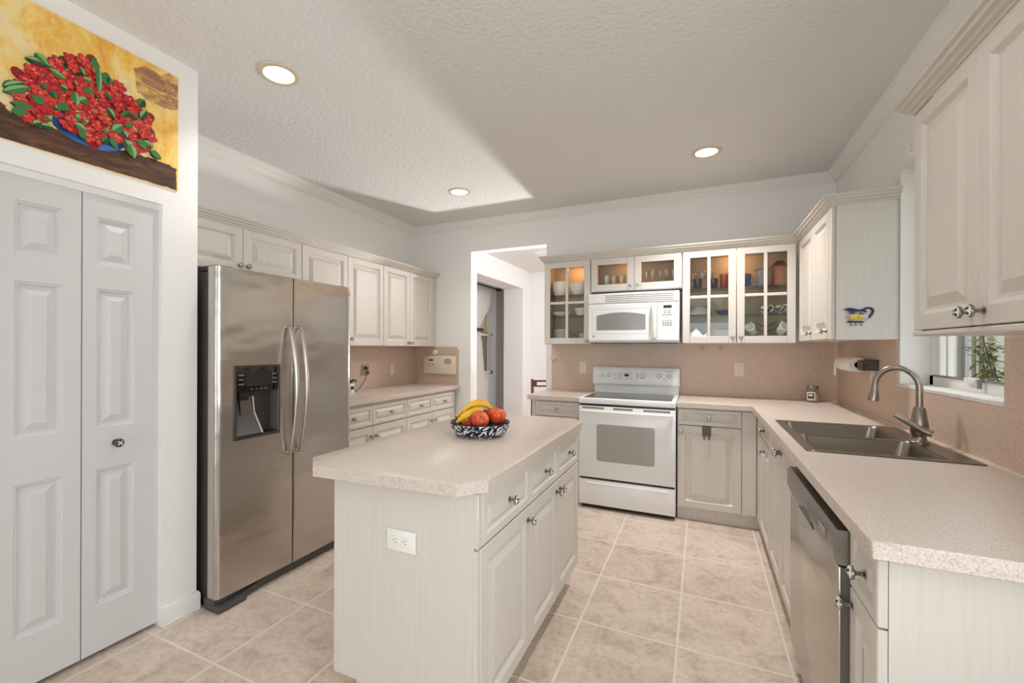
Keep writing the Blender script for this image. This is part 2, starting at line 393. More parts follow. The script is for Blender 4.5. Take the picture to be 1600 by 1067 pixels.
# the hall beyond the doorway and the dining room beyond it
HX, HY0 = -3.86, 3.40
bm = B(); grid(bm, [0.12, 1.25, 3.03, HY0], [0, 2.40, ZC], lambda y, z: not (1.25 < y < 3.03 and z < 2.40), HX - 0.37, HX, 'yzx'); struct('wall_hall_left', bm, HALL)
bm = B(); box(bm, HX - 0.37, HY0, 0, 0.2, HY0 + 0.1, ZC); struct('wall_hall_far', bm, HALL)
bm = B(); box(bm, 0.1, 0.12, 0, 0.2, HY0, ZC); struct('wall_hall_right', bm, HALL)
DWX, DWY = -4.66, 3.62
bm = B(); box(bm, DWX, DWY, 0, HX - 0.37, DWY + 0.1, ZC); struct('wall_dining_far', bm, GREYW)
WA, WB, WC, WD = 2.90, 3.50, 0.83, 2.40
bm = B(); grid(bm, [0.0, WA, WB, DWY + 0.1], [0, WC, WD, ZC], lambda y, z: not (WA < y < WB and WC < z < WD), DWX - 0.15, DWX, 'yzx'); struct('wall_dining_left', bm, HALL)
bm = B(); box(bm, DWX - 0.15, -0.1, 0, XL - 0.12, 0.0, ZC); struct('wall_dining_near', bm, HALL)

# crown, baseboards, casing
CROWN = [(0, 0), (0.010, 0.0), (0.013, 0.012), (0.020, 0.016), (0.032, 0.034), (0.052, 0.052), (0.058, 0.056), (0.062, 0.066), (0.074, 0.070), (0.074, 0.0796), (0, 0.0796)]
bm = B(); sweep_mould(bm, [(XL, -2.943, 2.6554), (XL, 0, 2.6554), (0, 0, 2.6554), (0, -11.0, 2.6554)], CROWN); struct('trim_1', bm, TRIM, ang=25)
BASE = [(0, 0), (0.013, 0), (0.013, 0.078), (0.008, 0.090), (0, 0.094)]
bm = B(); sweep_mould(bm, [(PX, -3.105, 0), (PX, -2.943, 0), (-3.40, -2.943, 0)], BASE); struct('baseboard_pantry', bm, TRIM)
bm = B(); sweep_mould(bm, [(PX, -11.0, 0), (PX, -3.71, 0)], BASE); struct('baseboard_pantry_rear', bm, TRIM)
bm = B(); sweep_mould(bm, [(HX, 3.03, 0), (HX, HY0, 0), (0.1, HY0, 0)], BASE); struct('baseboard_hall', bm, TRIM)

# window over the sink: plaster sill, frame, sliding sash
bm = B(); box(bm, -0.012, WY0, WZ0 - 0.016, 0.15, WY1, WZ0 + 0.004, 0, 0.004, 1); struct('trim_2', bm, PLASTER)
bm = B(); gx = 0.14
for y0, y1, z0, z1 in ((WY0, WY1, WZ0, WZ0 + 0.052), (WY0, WY1, WZ1 - 0.05, WZ1), (WY1 - 0.035, WY1, WZ0, WZ1), (WY0, WY0 + 0.035, WZ0, WZ1)):
    box(bm, gx - 0.02, y0, z0, gx + 0.03, y1, z1)
win = struct('window_1', bm, TRIM)
bm = B(); box(bm, gx - 0.008, WY1 - 0.075, WZ0 + 0.05, gx + 0.012, WY1 - 0.045, WZ1 - 0.05); box(bm, gx - 0.008, WY1 - 0.16, WZ0 + 0.05, gx + 0.012, WY1 - 0.135, WZ1 - 0.05)
box(bm, gx - 0.026, WY0 + 0.05, WZ0 + 0.048, gx - 0.018, WY1 - 0.05, WZ0 + 0.058, 1); box(bm, gx - 0.036, WY0 + 0.47, WZ0 + 0.04, gx - 0.018, WY0 + 0.55, WZ0 + 0.062)
box(bm, gx - 0.040, WY0 + 0.42, WZ0 + 0.02, gx - 0.030, WY0 + 0.435, WZ0 + 0.06, 1)
obj('sash', bm, [TRIM, SLOT], win)
bm = B(); quad(bm, [(gx + 0.005, WY0, WZ0), (gx + 0.005, WY1, WZ0), (gx + 0.005, WY1, WZ1), (gx + 0.005, WY0, WZ1)]); obj('pane', bm, PANE, win)
bm = B(); tube(bm, [(0.0, WY1 - 0.26, 2.335), (-0.05, WY1 - 0.26, 2.335), (-0.055, WY1 - 0.26, 2.31), (-0.05, WY1 - 0.26, 2.29), (-0.03, WY1 - 0.26, 2.29)], 0.006, 8)
box(bm, -0.004, WY1 - 0.275, 2.27, 0.0, WY1 - 0.245, 2.36)
tube(bm, [(-0.042, WY1 - 0.22, 2.315), (-0.042, WY0 - 0.05, 2.315)], 0.010, 12, 1)
sobj('curtain_rod', 'white curtain rod on a small bracket at the top of the sink window', 'curtain rod', bm, [TRIM, TRIM])
# outside the sink window: neighbouring stucco wall, dark window, shrub
bm = B(); box(bm, 0.2, -11.2, -0.12, 12, 6.0, -0.02); struct('ground', bm, GRASS)
bm = B(); box(bm, 1.9, -2.5, -0.02, 2.1, 4.0, 3.2); struct('wall_outside', bm, STUCCO)
t = thing('neighbour_window', 'dark window with a pale frame in the stucco wall outside the sink window', 'window', (1.9, 0.0, 0))
bm = B(); box(bm, -0.015, 2.34, 0.6, -0.005, 2.96, 2.4); obj('glass', bm, mat('dark_window', (98, 98, 88), 0.1), t)
bm = B()
for y in (2.31, 2.47, 2.62, 2.93): box(bm, -0.05, y, 0.56, 0.0, y + 0.05, 2.44)
box(bm, -0.05, 2.31, 0.52, 0.0, 2.98, 0.60); box(bm, -0.05, 2.31, 2.40, 0.0, 2.98, 2.46); obj('frame', bm, mat('beige_frame', (176, 160, 138), 0.5), t)
t = thing('shrub', 'green leafy shrub growing outside the sink window', 'plant', (1.42, 0.90, -0.02))
bm = B(); st = []
for k in range(9):
    a = k * 2.4; p = [(0, 0, 0.0), (0.05 * math.cos(a), 0.05 * math.sin(a), 0.7), (0.22 * math.cos(a), 0.22 * math.sin(a), 1.30 + 0.05 * (k % 5))]
    tube(bm, p, 0.005, 6); st.append(p)
obj('stem', bm, BROWNW, t)
bm = B()
for p in st:
    for q in range(70):
        u = random.uniform(0.55, 1.05); c0 = Vector(p[1]).lerp(Vector(p[2]), u) + Vector((random.uniform(-.05, .05), random.uniform(-.05, .05), random.uniform(-.05, .05)))
        a, e = random.uniform(0, 6.28), random.uniform(-0.7, 0.5); d = Vector((math.cos(a) * math.cos(e), math.sin(a) * math.cos(e), math.sin(e))); s = d.cross(Vector((0, 0, 1))).normalized()
        L = random.uniform(0.07, 0.14); quad(bm, [c0, c0 + d * L * 0.5 + s * 0.018, c0 + d * L, c0 + d * L * 0.5 - s * 0.018])
obj('foliage', bm, LEAFM, t, recalc=False)

# pantry bifold door
dr = None
bm = B(); box(bm, PX - 0.115, -3.71, 1.985, PX - 0.022, -3.105, 2.012); struct('trim_3', bm, TRIM)
PAN_R = [(0, -0.0), (0.003, 0.004), (0.010, 0.005), (0.016, 0.014), (0.022, 0.014), (0.048, 0.003), (0.050, 0.002)]
def bifold_leaf(x0, w_, pan, parent):
    bm = B(); zs = [0.018]
    us = [0.0015, pan[0], pan[1], w_ - 0.0015]
    vs = [0.02, 0.218, 0.806, 0.985, 1.585, 1.688, 1.893, 1.996]
    rows = ((0.218, 0.806), (0.985, 1.585), (1.688, 1.893))
    grid(bm, us, vs, lambda u, v: not (pan[0] < u < pan[1] and any(a < v < b_ for a, b_ in rows)), 0.0, 0.032, 'xzy')
    for a, b_ in rows: panel_rings(bm, pan[1] - pan[0], b_ - a, 0.03, PAN_R, pan[0], a)
    o = obj('leaf', bm, DOORP, parent, (x0, 0, 0), ang=8); return o
d1 = bpy.data.objects.new('door_1', None); C.objects.link(d1); d1['kind'] = 'structure'
d1.location = (-3.32, -3.695, 0); d1.rotation_euler = (0, 0, R(90))
bifold_leaf(0.0, 0.299, (0.098, 0.240), d1); lf = bifold_leaf(0.300, 0.297, (0.050, 0.189), d1)
bm = B(); mx = Matrix.Rotation(math.pi / 2, 4, 'X')
lathe(bm, [(0.013, 0), (0.013, 0.004), (0.007, 0.008), (0.006, 0.020), (0.012, 0.024), (0.0185, 0.030), (0.0185, 0.036), (0.013, 0.042), (0.0005, 0.044)], mx, 20)
for a in (45, 135): 
    ca, sa = math.cos(R(a)), math.sin(R(a)); tube(bm, [(-0.012 * ca, -0.0435, -0.012 * sa), (0.012 * ca, -0.0445, 0.012 * sa)], 0.0022, 6, 1)
obj('door_knob', bm, [DKMET, CERAM], lf, (0.118, 0, 0.911))

# ceiling lights
def can_light(x, y, label, power=5.6):
    t = thing('recessed_light', label, 'ceiling light', (x, y, ZC), 0, 'recessed ceiling lights')
    bm = B(); lathe(bm, [(0.070, -0.001), (0.074, -0.007), (0.096, -0.006), (0.101, 0.0), (0.101, 0.002), (0.070, 0.002)], None, 40, 0, False, False); obj('trim_ring', bm, mat('light_trim', (214, 196, 170), 0.45), t)
    bm = B(); lathe(bm, [(0.0005, -0.0035), (0.071, -0.003), (0.071, 0.001)], None, 40, 0, True, False); obj('lens', bm, LENS, t)
    lamp('ceiling_spot', 'SPOT', (x, y, ZC - 0.012), power * 9, (1.0, 0.965, 0.93), (0, 0, 0), spot_size=R(125), spot_blend=0.9, shadow_soft_size=0.07)
can_light(-2.933, -2.757, 'recessed ceiling light nearest the flower painting, the largest seen', 2.3)
can_light(-2.941, -0.879, 'recessed ceiling light near the back wall, above the doorway side', 3.1)
can_light(-0.940, -0.849, 'recessed ceiling light on the right, above the range and sink corner', 10.5)
for x, y in ((-0.94, -2.757), (-0.94, -4.7), (-2.4, -4.7), (-0.94, -6.4), (-2.4, -6.4)):  # unseen extra spots, added overhead and behind the camera for even light
    lamp('ceiling_spot', 'SPOT', (x, y, ZC - 0.012), 3.5 if y < -4 else 18, (1.0, 0.965, 0.93), (0, 0, 0), spot_size=R(125), spot_blend=0.9, shadow_soft_size=0.07)
# hall vent, chair, curtain and window of the room beyond
t = thing('ceiling_vent', 'white slatted air vent in the hall ceiling beyond the doorway', 'air vent', (-3.02, 1.86, ZC))
bm = B(); grid(bm, [-0.17, -0.14, 0.14, 0.17], [-0.10, -0.07, 0.07, 0.10], lambda x, y: not (abs(x) < 0.14 and abs(y) < 0.07), -0.012, 0.0, 'xyz'); obj('frame', bm, TRIM, t)
bm = B()
for k in range(7): box(bm, -0.14, -0.062 + k * 0.02, -0.010, 0.14, -0.054 + k * 0.02, -0.003)
box(bm, -0.14, -0.07, -0.002, 0.14, 0.07, 0.0, 1); obj('slats', bm, [TRIM, SLOT], t)
def chair(loc, rz):
    t = thing('dining_chair', 'dark brown wooden chair with slotted top rail, seen through the doorway', 'chair', loc, rz)
    bm = B(); box(bm, -0.21, -0.21, 0.43, 0.21, 0.21, 0.465, 0, 0.01); obj('seat', bm, BROWNW, t)
    for sx in (-1, 1):
        bm = B(); loft(bm, [[(sx * 0.19 + a, -0.19 + b_, z) for a, b_ in ((-s, -s), (s, -s), (s, s), (-s, s))] for s, z in ((0.013, 0), (0.02, 0.43))]); obj('leg', bm, BROWNW, t)
        bm = B(); loft(bm, [[(sx * 0.195 + a, y + b_, z) for a, b_ in ((-s, -s), (s, -s), (s, s), (-s, s))] for s, y, z in ((0.014, 0.23, 0), (0.02, 0.19, 0.45), (0.014, 0.24, 0.955))]); obj('leg', bm, BROWNW, t)
    bm = B()
    for z, y, h_ in ((0.93, 0.237, 0.022), (0.868, 0.231, 0.018), (0.775, 0.222, 0.02)): box(bm, -0.19, y - 0.008, z - h_ / 2, 0.19, y + 0.008, z + h_ / 2)
    for x in (-0.165, 0.0, 0.165): box(bm, x - 0.026, 0.226, 0.86, x + 0.026, 0.242, 0.935)
    obj('back_rails', bm, BROWNW, t)
chair((-2.565, 0.66, 0), 28)
t = thing('dining_window', 'tall white window behind a sheer curtain in the far room', 'window', (DWX, 0, 0))
bm = B(); y0, y1 = WA, WB
for a, b_, z0, z1 in ((y0, y1, WC, WC + 0.06), (y0, y1, WD - 0.05, WD), (y0, y0 + 0.05, WC, WD), (y1 - 0.05, y1, WC, WD), (y0, y1, 1.57, 1.61)): box(bm, -0.10, a, z0, -0.03, b_, z1)
box(bm, -0.1, WA - 0.03, WC - 0.03, 0.03, WB + 0.03, WC)
obj('frame', bm, TRIM, t)
bm = B(); box(bm, -0.11, y0 + 0.05, 1.61, -0.105, y1 - 0.05, WD - 0.05); box(bm, -0.106, y0 + 0.05, 2.24, -0.09, y1 - 0.05, 2.27, 1); box(bm, -0.106, y0 + 0.05, 1.61, -0.095, y1 - 0.05, 1.63, 1); obj('roller_shade', bm, [ROCK, BROWNW], t)
bm = B(); box(bm, -0.11, y0 + 0.05, WC + 0.06, -0.105, y1 - 0.05, 1.57); obj('screen', bm, MESHS, t)
bm = B(); tube(bm, [(DWX + 0.095, 1.6, 2.47), (DWX + 0.095, 3.56, 2.47)], 0.012, 10); lathe(bm, [(0.0005, -0.03), (0.02, -0.015), (0.026, 0), (0.02, 0.015), (0.0005, 0.03)], Matrix.Translation((DWX + 0.095, 3.58, 2.47)), 12)
box(bm, DWX, 3.52, 2.45, DWX + 0.105, 3.545, 2.49)
sobj('curtain_rod', 'black curtain rod with a ball end above the far room window', 'curtain rod', bm, BLACK)
bm = B(); NU, NV = 60, 26
tk = [(2.47, 1.9, 3.50), (2.20, 1.95, 3.32), (1.95, 2.15, 3.05), (1.72, 2.45, 2.80), (1.60, 2.50, 2.82), (1.2, 2.40, 2.93), (0.60, 2.35, 3.02), (0.05, 2.3, 3.05)]
def tki(z):
    for (za, a0, a1), (zb, b0, b1) in zip(tk, tk[1:]):
        if za >= z >= zb:
            f = (za - z) / (za - zb); return a0 + (b0 - a0) * f, a1 + (b1 - a1) * f
    return tk[-1][1:]
vv = []
for j in range(NV + 1):
    z = 2.47 - 2.42 * j / NV; a0, a1 = tki(z); amp = 0.025 if z > 1.8 or z < 1.5 else 0.018
    vv.append([bm.verts.new((DWX + 0.058 + 0.7 * amp * math.sin(i * 1.25 + 0.6 * math.sin(j * 0.5)), a0 + (a1 - a0) * i / NU, z)) for i in range(NU + 1)])
for j in range(NV):
    for i in range(NU): bm.faces.new((vv[j][i], vv[j][i + 1], vv[j + 1][i + 1], vv[j + 1][i]))
t = thing('sheer_curtain', 'white sheer curtain tied back at the far room window', 'curtain', (0, 0, 0))
obj('cloth', bm, CURT, t)
bm = B(); box(bm, DWX + 0.03, 2.42, 1.63, DWX + 0.12, 2.84, 1.69, 0, 0.01); obj('tieback', bm, DKGREY, t)

# ================================================================== kitchen cabinets
def left_upper(y0, y1, z0, split, lab, kz=None):
    w_ = y1 - y0
    t = thing('wall_cabinet', lab, 'cabinet', (-3.7336, y0, 0), 90, 'wall cabinets on the left wall')
    carcass(t, 0, w_, z0 - 0.002, 2.128, 0.308)
    s = split - y0
    door(t, 0.002, s - 0.0015, z0, 2.125, s - 0.028, kz or z0 + 0.05)
    door(t, s + 0.0015, w_ - 0.002, z0, 2.125, s + 0.028, kz or z0 + 0.05)
left_upper(-2.86, -1.903, 1.825, -2.382, 'short off-white two-door wall cabinet right above the refrigerator')
left_upper(-1.902, -0.942, 1.350, -1.417, 'off-white two-door wall cabinet partly hidden behind the right refrigerator door', 1.41)
left_upper(-0.941, -0.081, 1.350, -0.519, 'off-white two-door wall cabinet with knobs showing, nearest the doorway corner', 1.385)
bm = B(); box(bm, XL + 0.002, -0.081, 1.348, -3.745, -0.001, 2.128); sobj('filler_strip', 'narrow off-white filler between the left wall cabinets and the corner', 'filler', bm, CAB)
CPROF = [(0, 0), (0.006, 0), (0.009, 0.010), (0.018, 0.013), (0.022, 0.024), (0.032, 0.028), (0.036, 0.040), (0.044, 0.044), (0.046, 0.056), (0, 0.056)]
bm = B(); sweep_mould(bm, [(-3.7336, -2.86, 2.129), (-3.7336, -0.001, 2.129)], CPROF); sobj('cabinet_cornice', 'cream cornice moulding along the top of the left wall cabinets', 'cornice', bm, CORN, ang=20)
bm = B(); sweep_mould(bm, [(-2.334, -0.001, 2.148), (-2.334, -0.298, 2.148), (-0.298, -0.298, 2.148), (-0.298, -1.249, 2.148), (-0.001, -1.249, 2.148)], CPROF); sobj('cabinet_cornice', 'cream cornice moulding over the glass cabinets and corner cabinet', 'cornice', bm, CORN, ang=20)
bm = B(); sweep_mould(bm, [(-0.001, -2.327, 2.148), (-0.298, -2.327, 2.148), (-0.298, -3.12, 2.148), (-0.001, -3.12, 2.148)], CPROF); sobj('cabinet_cornice', 'cornice moulding on the large nearest cabinet at the upper right', 'cornice', bm, CORN, ang=20)

# glass-front cabinets on the back wall
def shelf(parent, x0, x1, z, d=0.28):
    bm = B(); box(bm, x0 + 0.021, 0.04, z - 0.003, x1 - 0.021, d, z + 0.003); obj('shelf', bm, SHELFG, parent)
def puck(parent, x, y, z, e=1.2):
    bm = B(); lathe(bm, [(0.0005, -0.008), (0.026, -0.008), (0.030, -0.004), (0.030, 0.0)], Matrix.Translation((x, y, z)), 20); obj('puck_light', bm, PUCK, parent)
    o = lamp('puck_lamp', 'POINT', (x, y, z - 0.03), e, (1.0, 0.52, 0.20), shadow_soft_size=0.02); o.parent = parent
g1 = thing('glass_cabinet', 'narrow glass-front cabinet with four panes beside the doorway', 'cabinet', (-2.334, -0.298, 0), 0, 'glass-front wall cabinets')
hollow(g1, 0, 0.444, 1.372, 2.148, 0.296); shelf(g1, 0, 0.444, 1.835); shelf(g1, 0, 0.444, 1.640)
glass_door(g1, 0.002, 0.440, 1.374, 2.146, 0.056, 2, 2, 0.418, 1.402); puck(g1, 0.27, 0.15, 2.128, 0.55)
g2 = thing('glass_cabinet', 'short glass-front cabinet with two doors above the microwave', 'cabinet', (-1.888, -0.298, 0), 0, 'glass-front wall cabinets')
hollow(g2, 0, 0.770, 1.848, 2.148, 0.296)
glass_door(g2, 0.004, 0.380, 1.852, 2.146, 0.058, 1, 1, 0.352, 1.888); glass_door(g2, 0.384, 0.764, 1.852, 2.146, 0.058, 1, 1, 0.412, 1.888); puck(g2, 0.30, 0.16, 2.128, 0.22)
g3 = thing('glass_cabinet', 'wide glass-front cabinet with two four-pane doors right of the microwave', 'cabinet', (-1.116, -0.298, 0), 0, 'glass-front wall cabinets')
hollow(g3, 0, 0.806, 1.376, 2.148, 0.296); shelf(g3, 0, 0.806, 1.835); shelf(g3, 0, 0.806, 1.610)
glass_door(g3, 0.004, 0.400, 1.380, 2.146, 0.056, 2, 2, 0.374, 1.425); glass_door(g3, 0.404, 0.802, 1.380, 2.146, 0.056, 2, 2, 0.432, 1.425); puck(g3, 0.40, 0.16, 2.128, 0.6)
# solid corner cabinet and the nearest cabinet on the right wall
t = thing('wall_cabinet', 'off-white corner cabinet with a plain side carrying the blue pitcher hook', 'cabinet', (-0.298, -0.30, 0), -90)
carcass(t, 0.0, 0.949, 1.388, 2.148, 0.297)
door(t, 0.02, 0.455, 1.392, 2.146, 0.425, 1.440); door(t, 0.458, 0.872, 1.392, 2.146, 0.838, 1.440)
bm = B(); box(bm, 0.876, 0.0, 1.390, 0.940, 0.021, 2.147, 0, 0.002, 1); obj('stile', bm, CAB, t)
t = thing('wall_cabinet', 'large off-white two-door cabinet nearest the camera at upper right', 'cabinet', (-0.298, -2.327, 0), -90)
carcass(t, 0, 0.793, 1.395, 2.148, 0.297)
door(t, 0.002, 0.392, 1.400, 2.146, 0.366, 1.437); door(t, 0.395, 0.791, 1.400, 2.146, 0.424, 1.437)
bm = B(); box(bm, -0.004, -0.002, 1.380, 0.793, 0.297, 1.396, 0, 0.004, 1); obj('light_rail', bm, CAB, t)

# base cabinets
def left_base(y0, y1, split, lab):
    w_ = y1 - y0; s = split - y0
    t = thing('base_cabinet', lab, 'cabinet', (-3.444, y0, 0), 90, 'base cabinets on the left wall')
    carcass(t, 0, w_, 0.10, 0.875, 0.598, toe=0.06)
    for a, b_ in ((0.002, s - 0.0015), (s + 0.0015, w_ - 0.002)): drawer(t, a, b_, 0.690, 0.850)
    door(t, 0.002, s - 0.0015, 0.105, 0.675, s - 0.03, 0.598); door(t, s + 0.0015, w_ - 0.002, 0.105, 0.675, s + 0.03, 0.598)
left_base(-1.900, -0.961, -1.431, 'off-white base cabinet with two drawers beside the refrigerator')
left_base(-0.960, -0.087, -0.526, 'off-white base cabinet with two drawers under the wall control panel')
t = thing('base_cabinet', 'off-white base cabinet left of the range with a single drawer', 'cabinet', (-2.350, -0.600, 0), 0)
carcass(t, 0, 0.440, 0.10, 0.875, 0.598, toe=0.05); drawer(t, 0.04, 0.436, 0.74, 0.866); door(t, 0.04, 0.436, 0.105, 0.735, 0.41, 0.66)
t = thing('base_cabinet', 'off-white base cabinet right of the range with a grey towel hook on its door', 'cabinet', (-1.137, -0.600, 0), 0)
carcass(t, 0, 0.500, 0.10, 0.875, 0.598, toe=0.03); drawer(t, 0.004, 0.440, 0.745, 0.868); door(t, 0.004, 0.440, 0.105, 0.738, 0.026, 0.69)
bm = B(); box(bm, 0.443, 0.0, 0.105, 0.536, 0.022, 0.870, 0, 0.002, 1); box(bm, 0.500, 0.05, 0.0, 0.60, 0.07, 0.105); obj('stile', bm, CAB, t)
bm = B(); hy = -0.604
box(bm, -0.961, hy - 0.0005, 0.668, -0.900, hy + 0.0015, 0.738); 
for x in (-0.948, -0.913): tube(bm, [(x, hy - 0.001, 0.668), (x, hy - 0.002, 0.652), (x, hy - 0.012, 0.645), (x, hy - 0.018, 0.655)], 0.004, 8)
box(bm, -0.961, hy, 0.7388, -0.900, -0.581, 0.7400)
sobj('towel_hook', 'dark metal over-door towel hook on the cabinet door beside the range', 'hook', bm, DKMET)
t = thing('base_cabinet', 'off-white base cabinet in the right corner with one drawer over one door', 'cabinet', (-0.600, -0.640, 0), -90, 'base cabinets on the right run')
carcass(t, 0, 0.622, 0.10, 0.875, 0.598, toe=0.05); drawer(t, 0.15, 0.620, 0.745, 0.866, 0.39); door(t, 0.15, 0.620, 0.105, 0.738, 0.39, 0.672)
bm = B(); box(bm, -0.038, 0.002, 0.105, 0.147, 0.021, 0.87); box(bm, -0.04, 0.071, 0.0, 0.0, 0.09, 0.105); obj('filler', bm, CAB, t)
t = thing('sink_cabinet', 'off-white base cabinet with two full-height doors under the sink', 'cabinet', (-0.600, -1.264, 0), -90, 'base cabinets on the right run')
bm = B()
for x0, x1 in ((0, 0.018), (0.808, 0.826)): box(bm, x0, 0.021, 0.10, x1, 0.598, 0.875)
box(bm, 0.018, 0.021, 0.10, 0.808, 0.598, 0.118); box(bm, 0, 0.07, 0, 0.826, 0.598, 0.10); obj('carcass', bm, CAB, t)
door(t, 0.002, 0.412, 0.105, 0.866, 0.385, 0.805); door(t, 0.415, 0.824, 0.105, 0.866, 0.447, 0.805)
t = thing('base_cabinet', 'narrow off-white base cabinet at the near end of the right counter', 'cabinet', (-0.600, -2.842, 0), -90, 'base cabinets on the right run')
carcass(t, 0, 0.208, 0.10, 0.875, 0.598, toe=0.05); drawer(t, 0.002, 0.206, 0.698, 0.862, 0.125); door(t, 0.002, 0.206, 0.105, 0.692, 0.026, 0.652)
# island
t = thing('kitchen_island', 'off-white island cabinet with three drawers and three doors in the middle', 'island', (-1.600, -3.096, 0), 90)
bm = B(); box(bm, 0, 0.021, 0.125, 1.246, 0.610, 0.876, 0, 0.003, 1); obj('carcass', bm, CAB, t)
bm = B(); box(bm, 0.07, 0.085, 0, 1.2, 0.56, 0.125); obj('toe_kick', bm, CAB, t)
bm = B(); box(bm, 0.0, 0.003, 0.695, 0.026, 0.022, 0.870, 0, 0.002, 1); box(bm, 0.0, 0.003, 0.118, 0.010, 0.022, 0.688); obj('stile', bm, CAB, t)
for a, b_ in ((0.027, 0.459), (0.462, 0.846), (0.849, 1.243)): drawer(t, a, b_, 0.697, 0.868)
for a, b_, k in ((0.012, 0.459, 0.432), (0.462, 0.846, 0.820), (0.849, 1.243, 0.877)): door(t, a, b_, 0.118, 0.690, k, 0.640)
poly = [(-2.301, -3.112), (-2.211, -3.195), (-1.645, -3.165), (-1.575, -3.083), (-1.575, -1.865), (-1.64, -1.78), (-2.235, -1.78), (-2.301, -1.86)]
bm = B(); prism(bm, poly, 0.878, 0.9186, 0, None, 0.003); sobj('island_worktop', 'speckled beige island worktop with clipped corners', 'worktop', bm, LAM)
# worktops
bm = B(); grid(bm, [-1.139, -0.6306, -0.562, -0.055, -0.0005], [-3.122, -2.150, -1.330, -0.6325, -0.0005], lambda x, y: (x > -0.6306 or y > -0.6325) and not (-0.562 < x < -0.055 and -2.15 < y < -1.33), 0.877, 0.9186, 'xyz', 0, 0.003)
box(bm, -0.022, -3.122, 0.9187, -0.0105, -0.011, 0.924, 1); sobj('worktop', 'L-shaped speckled beige worktop holding the sink', 'worktop', bm, [LAM, CAULK])
bm = B(); grid(bm, [-2.378, -1.909], [-0.6325, -0.0005], lambda x, y: True, 0.877, 0.9186, 'xyz', 0, 0.003); sobj('worktop', 'short speckled beige worktop left of the range', 'worktop', bm, LAM)
bm = B(); grid(bm, [XL + 0.0005, -3.420], [-1.975, -0.0005], lambda x, y: True, 0.877, 0.9186, 'xyz', 0, 0.003); sobj('worktop', 'speckled beige worktop along the left wall beside the refrigerator', 'worktop', bm, LAM)
# backsplashes
bm = B(); box(bm, -2.350, -0.010, 0.9187, -1.137, -0.0005, 1.372); box(bm, -1.137, -0.010, 0.9187, -0.010, -0.0005, 1.388); sobj('backsplash', 'tan speckled backsplash on the back wall behind the range', 'backsplash', bm, SPL)
bm = B(); grid(bm, [-3.12, -2.186, -1.240, -0.0105], [0.9187, 1.131, 1.380, 1.388], lambda y, z: not (-2.186 < y < -1.24 and z > 1.131) and not (y < -2.186 and z > 1.380), -0.0095, -0.0005, 'yzx'); sobj('backsplash', 'tan speckled backsplash on the right wall around the sink window', 'backsplash', bm, SPL)
bm = B(); box(bm, XL + 0.0005, -1.97, 0.9187, XL + 0.010, -0.0005, 1.347); box(bm, XL + 0.010, -0.010, 0.9187, -3.442, -0.0005, 1.347 - 0.025); box(bm, XL + 0.010, -0.010, 1.322, -3.46, -0.0005, 1.347); sobj('backsplash', 'tan speckled backsplash in the left corner under the wall cabinets', 'backsplash', bm, SPL)

# ================================================================== refrigerator
t = thing('refrigerator', 'stainless side-by-side refrigerator with a black dispenser', 'refrigerator', (-3.154, -2.925, 0), 90)
FW = 0.938
bm = B(); box(bm, 0.012, 0.085, 0.03, FW - 0.012, 0.80, 1.725, 0, 0.006); box(bm, 0.02, 0.12, 0.0, FW - 0.02, 0.78, 0.03, 1); obj('body', bm, [DKGREY, BLACK], t)
def fdoor(name, x0, x1, hole=None):
    bm = B(); n_ = 14; W_ = x1 - x0
    us = sorted(set([x0 + W_ * k / n_ for k in range(n_ + 1)] + [x0 + 0.012, x1 - 0.012, x0 + 0.004, x1 - 0.004] + ([hole[0], hole[1]] if hole else [])))
    vs = [0.062] + ([hole[2], hole[3]] if hole else []) + [1.744]
    grid(bm, us, vs, lambda u, v: not (hole and hole[0] < u < hole[1] and hole[2] < v < hole[3]), 0.0, 0.078, 'xzy')
    for v in bm.verts:
        if v.co.y < 0.01:
            u = (v.co.x - x0) / W_; g = (v.co.x / FW) * 2 - 1
            y = 0.009 * g * g
            dd = min(v.co.x - x0, x1 - v.co.x)
            if (x0 < 0.05 and v.co.x - x0 < 0.02) or (x1 > FW - 0.05 and x1 - v.co.x < 0.02): y += 0.014 * (1 - dd / 0.02) ** 2
            elif dd < 0.004: y += 0.0015
            v.co.y = y
    return obj(name, bm, STEEL, t, ang=50)
HO = (0.092, 0.355, 0.852, 1.232)
fd = fdoor('freezer_door', 0.0, 0.447, HO)
rd = fdoor('fridge_door', 0.454, FW)
bm = B(); box(bm, 0.4478, 0.008, 0.066, 0.4532, 0.075, 1.740); obj('seam_shade', bm, BLACK, t)  # black filler that puts the shade between the doors into colour
# dispenser
bm = B(); x0, x1, z0, z1 = HO; ym = 0.004
grid(bm, [x0 - 0.006, x0 + 0.006, x1 - 0.006, x1 + 0.006], [z0 - 0.006, z0 + 0.006, z1 - 0.006, z1 + 0.006], lambda u, v: not (x0 + 0.006 < u < x1 - 0.006 and z0 + 0.006 < v < z1 - 0.006), -0.002, 0.02, 'xzy', 0, 0.002)
dp = obj('dispenser', bm, DKMET, fd)
bm = B(); box(bm, x0, 0.0, 1.095, x1, 0.05, z1, 0, 0.003); box(bm, x0 + 0.06, -0.001, 1.125, x1 - 0.055, 0.002, 1.205, 1)
for k in range(3):
    for sx in (x0 + 0.018, x1 - 0.045): box(bm, sx, -0.0008, 1.135 + k * 0.024, sx + 0.028, 0.001, 1.141 + k * 0.024, 2)
for k in range(4): box(bm, x0 + 0.085 + k * 0.028, -0.0008, 1.107, x0 + 0.100 + k * 0.028, 0.001, 1.111, 2)
obj('control_panel', bm, [BGLOSS, mat('dim_screen', (38, 40, 44), 0.2), SLOT], dp)
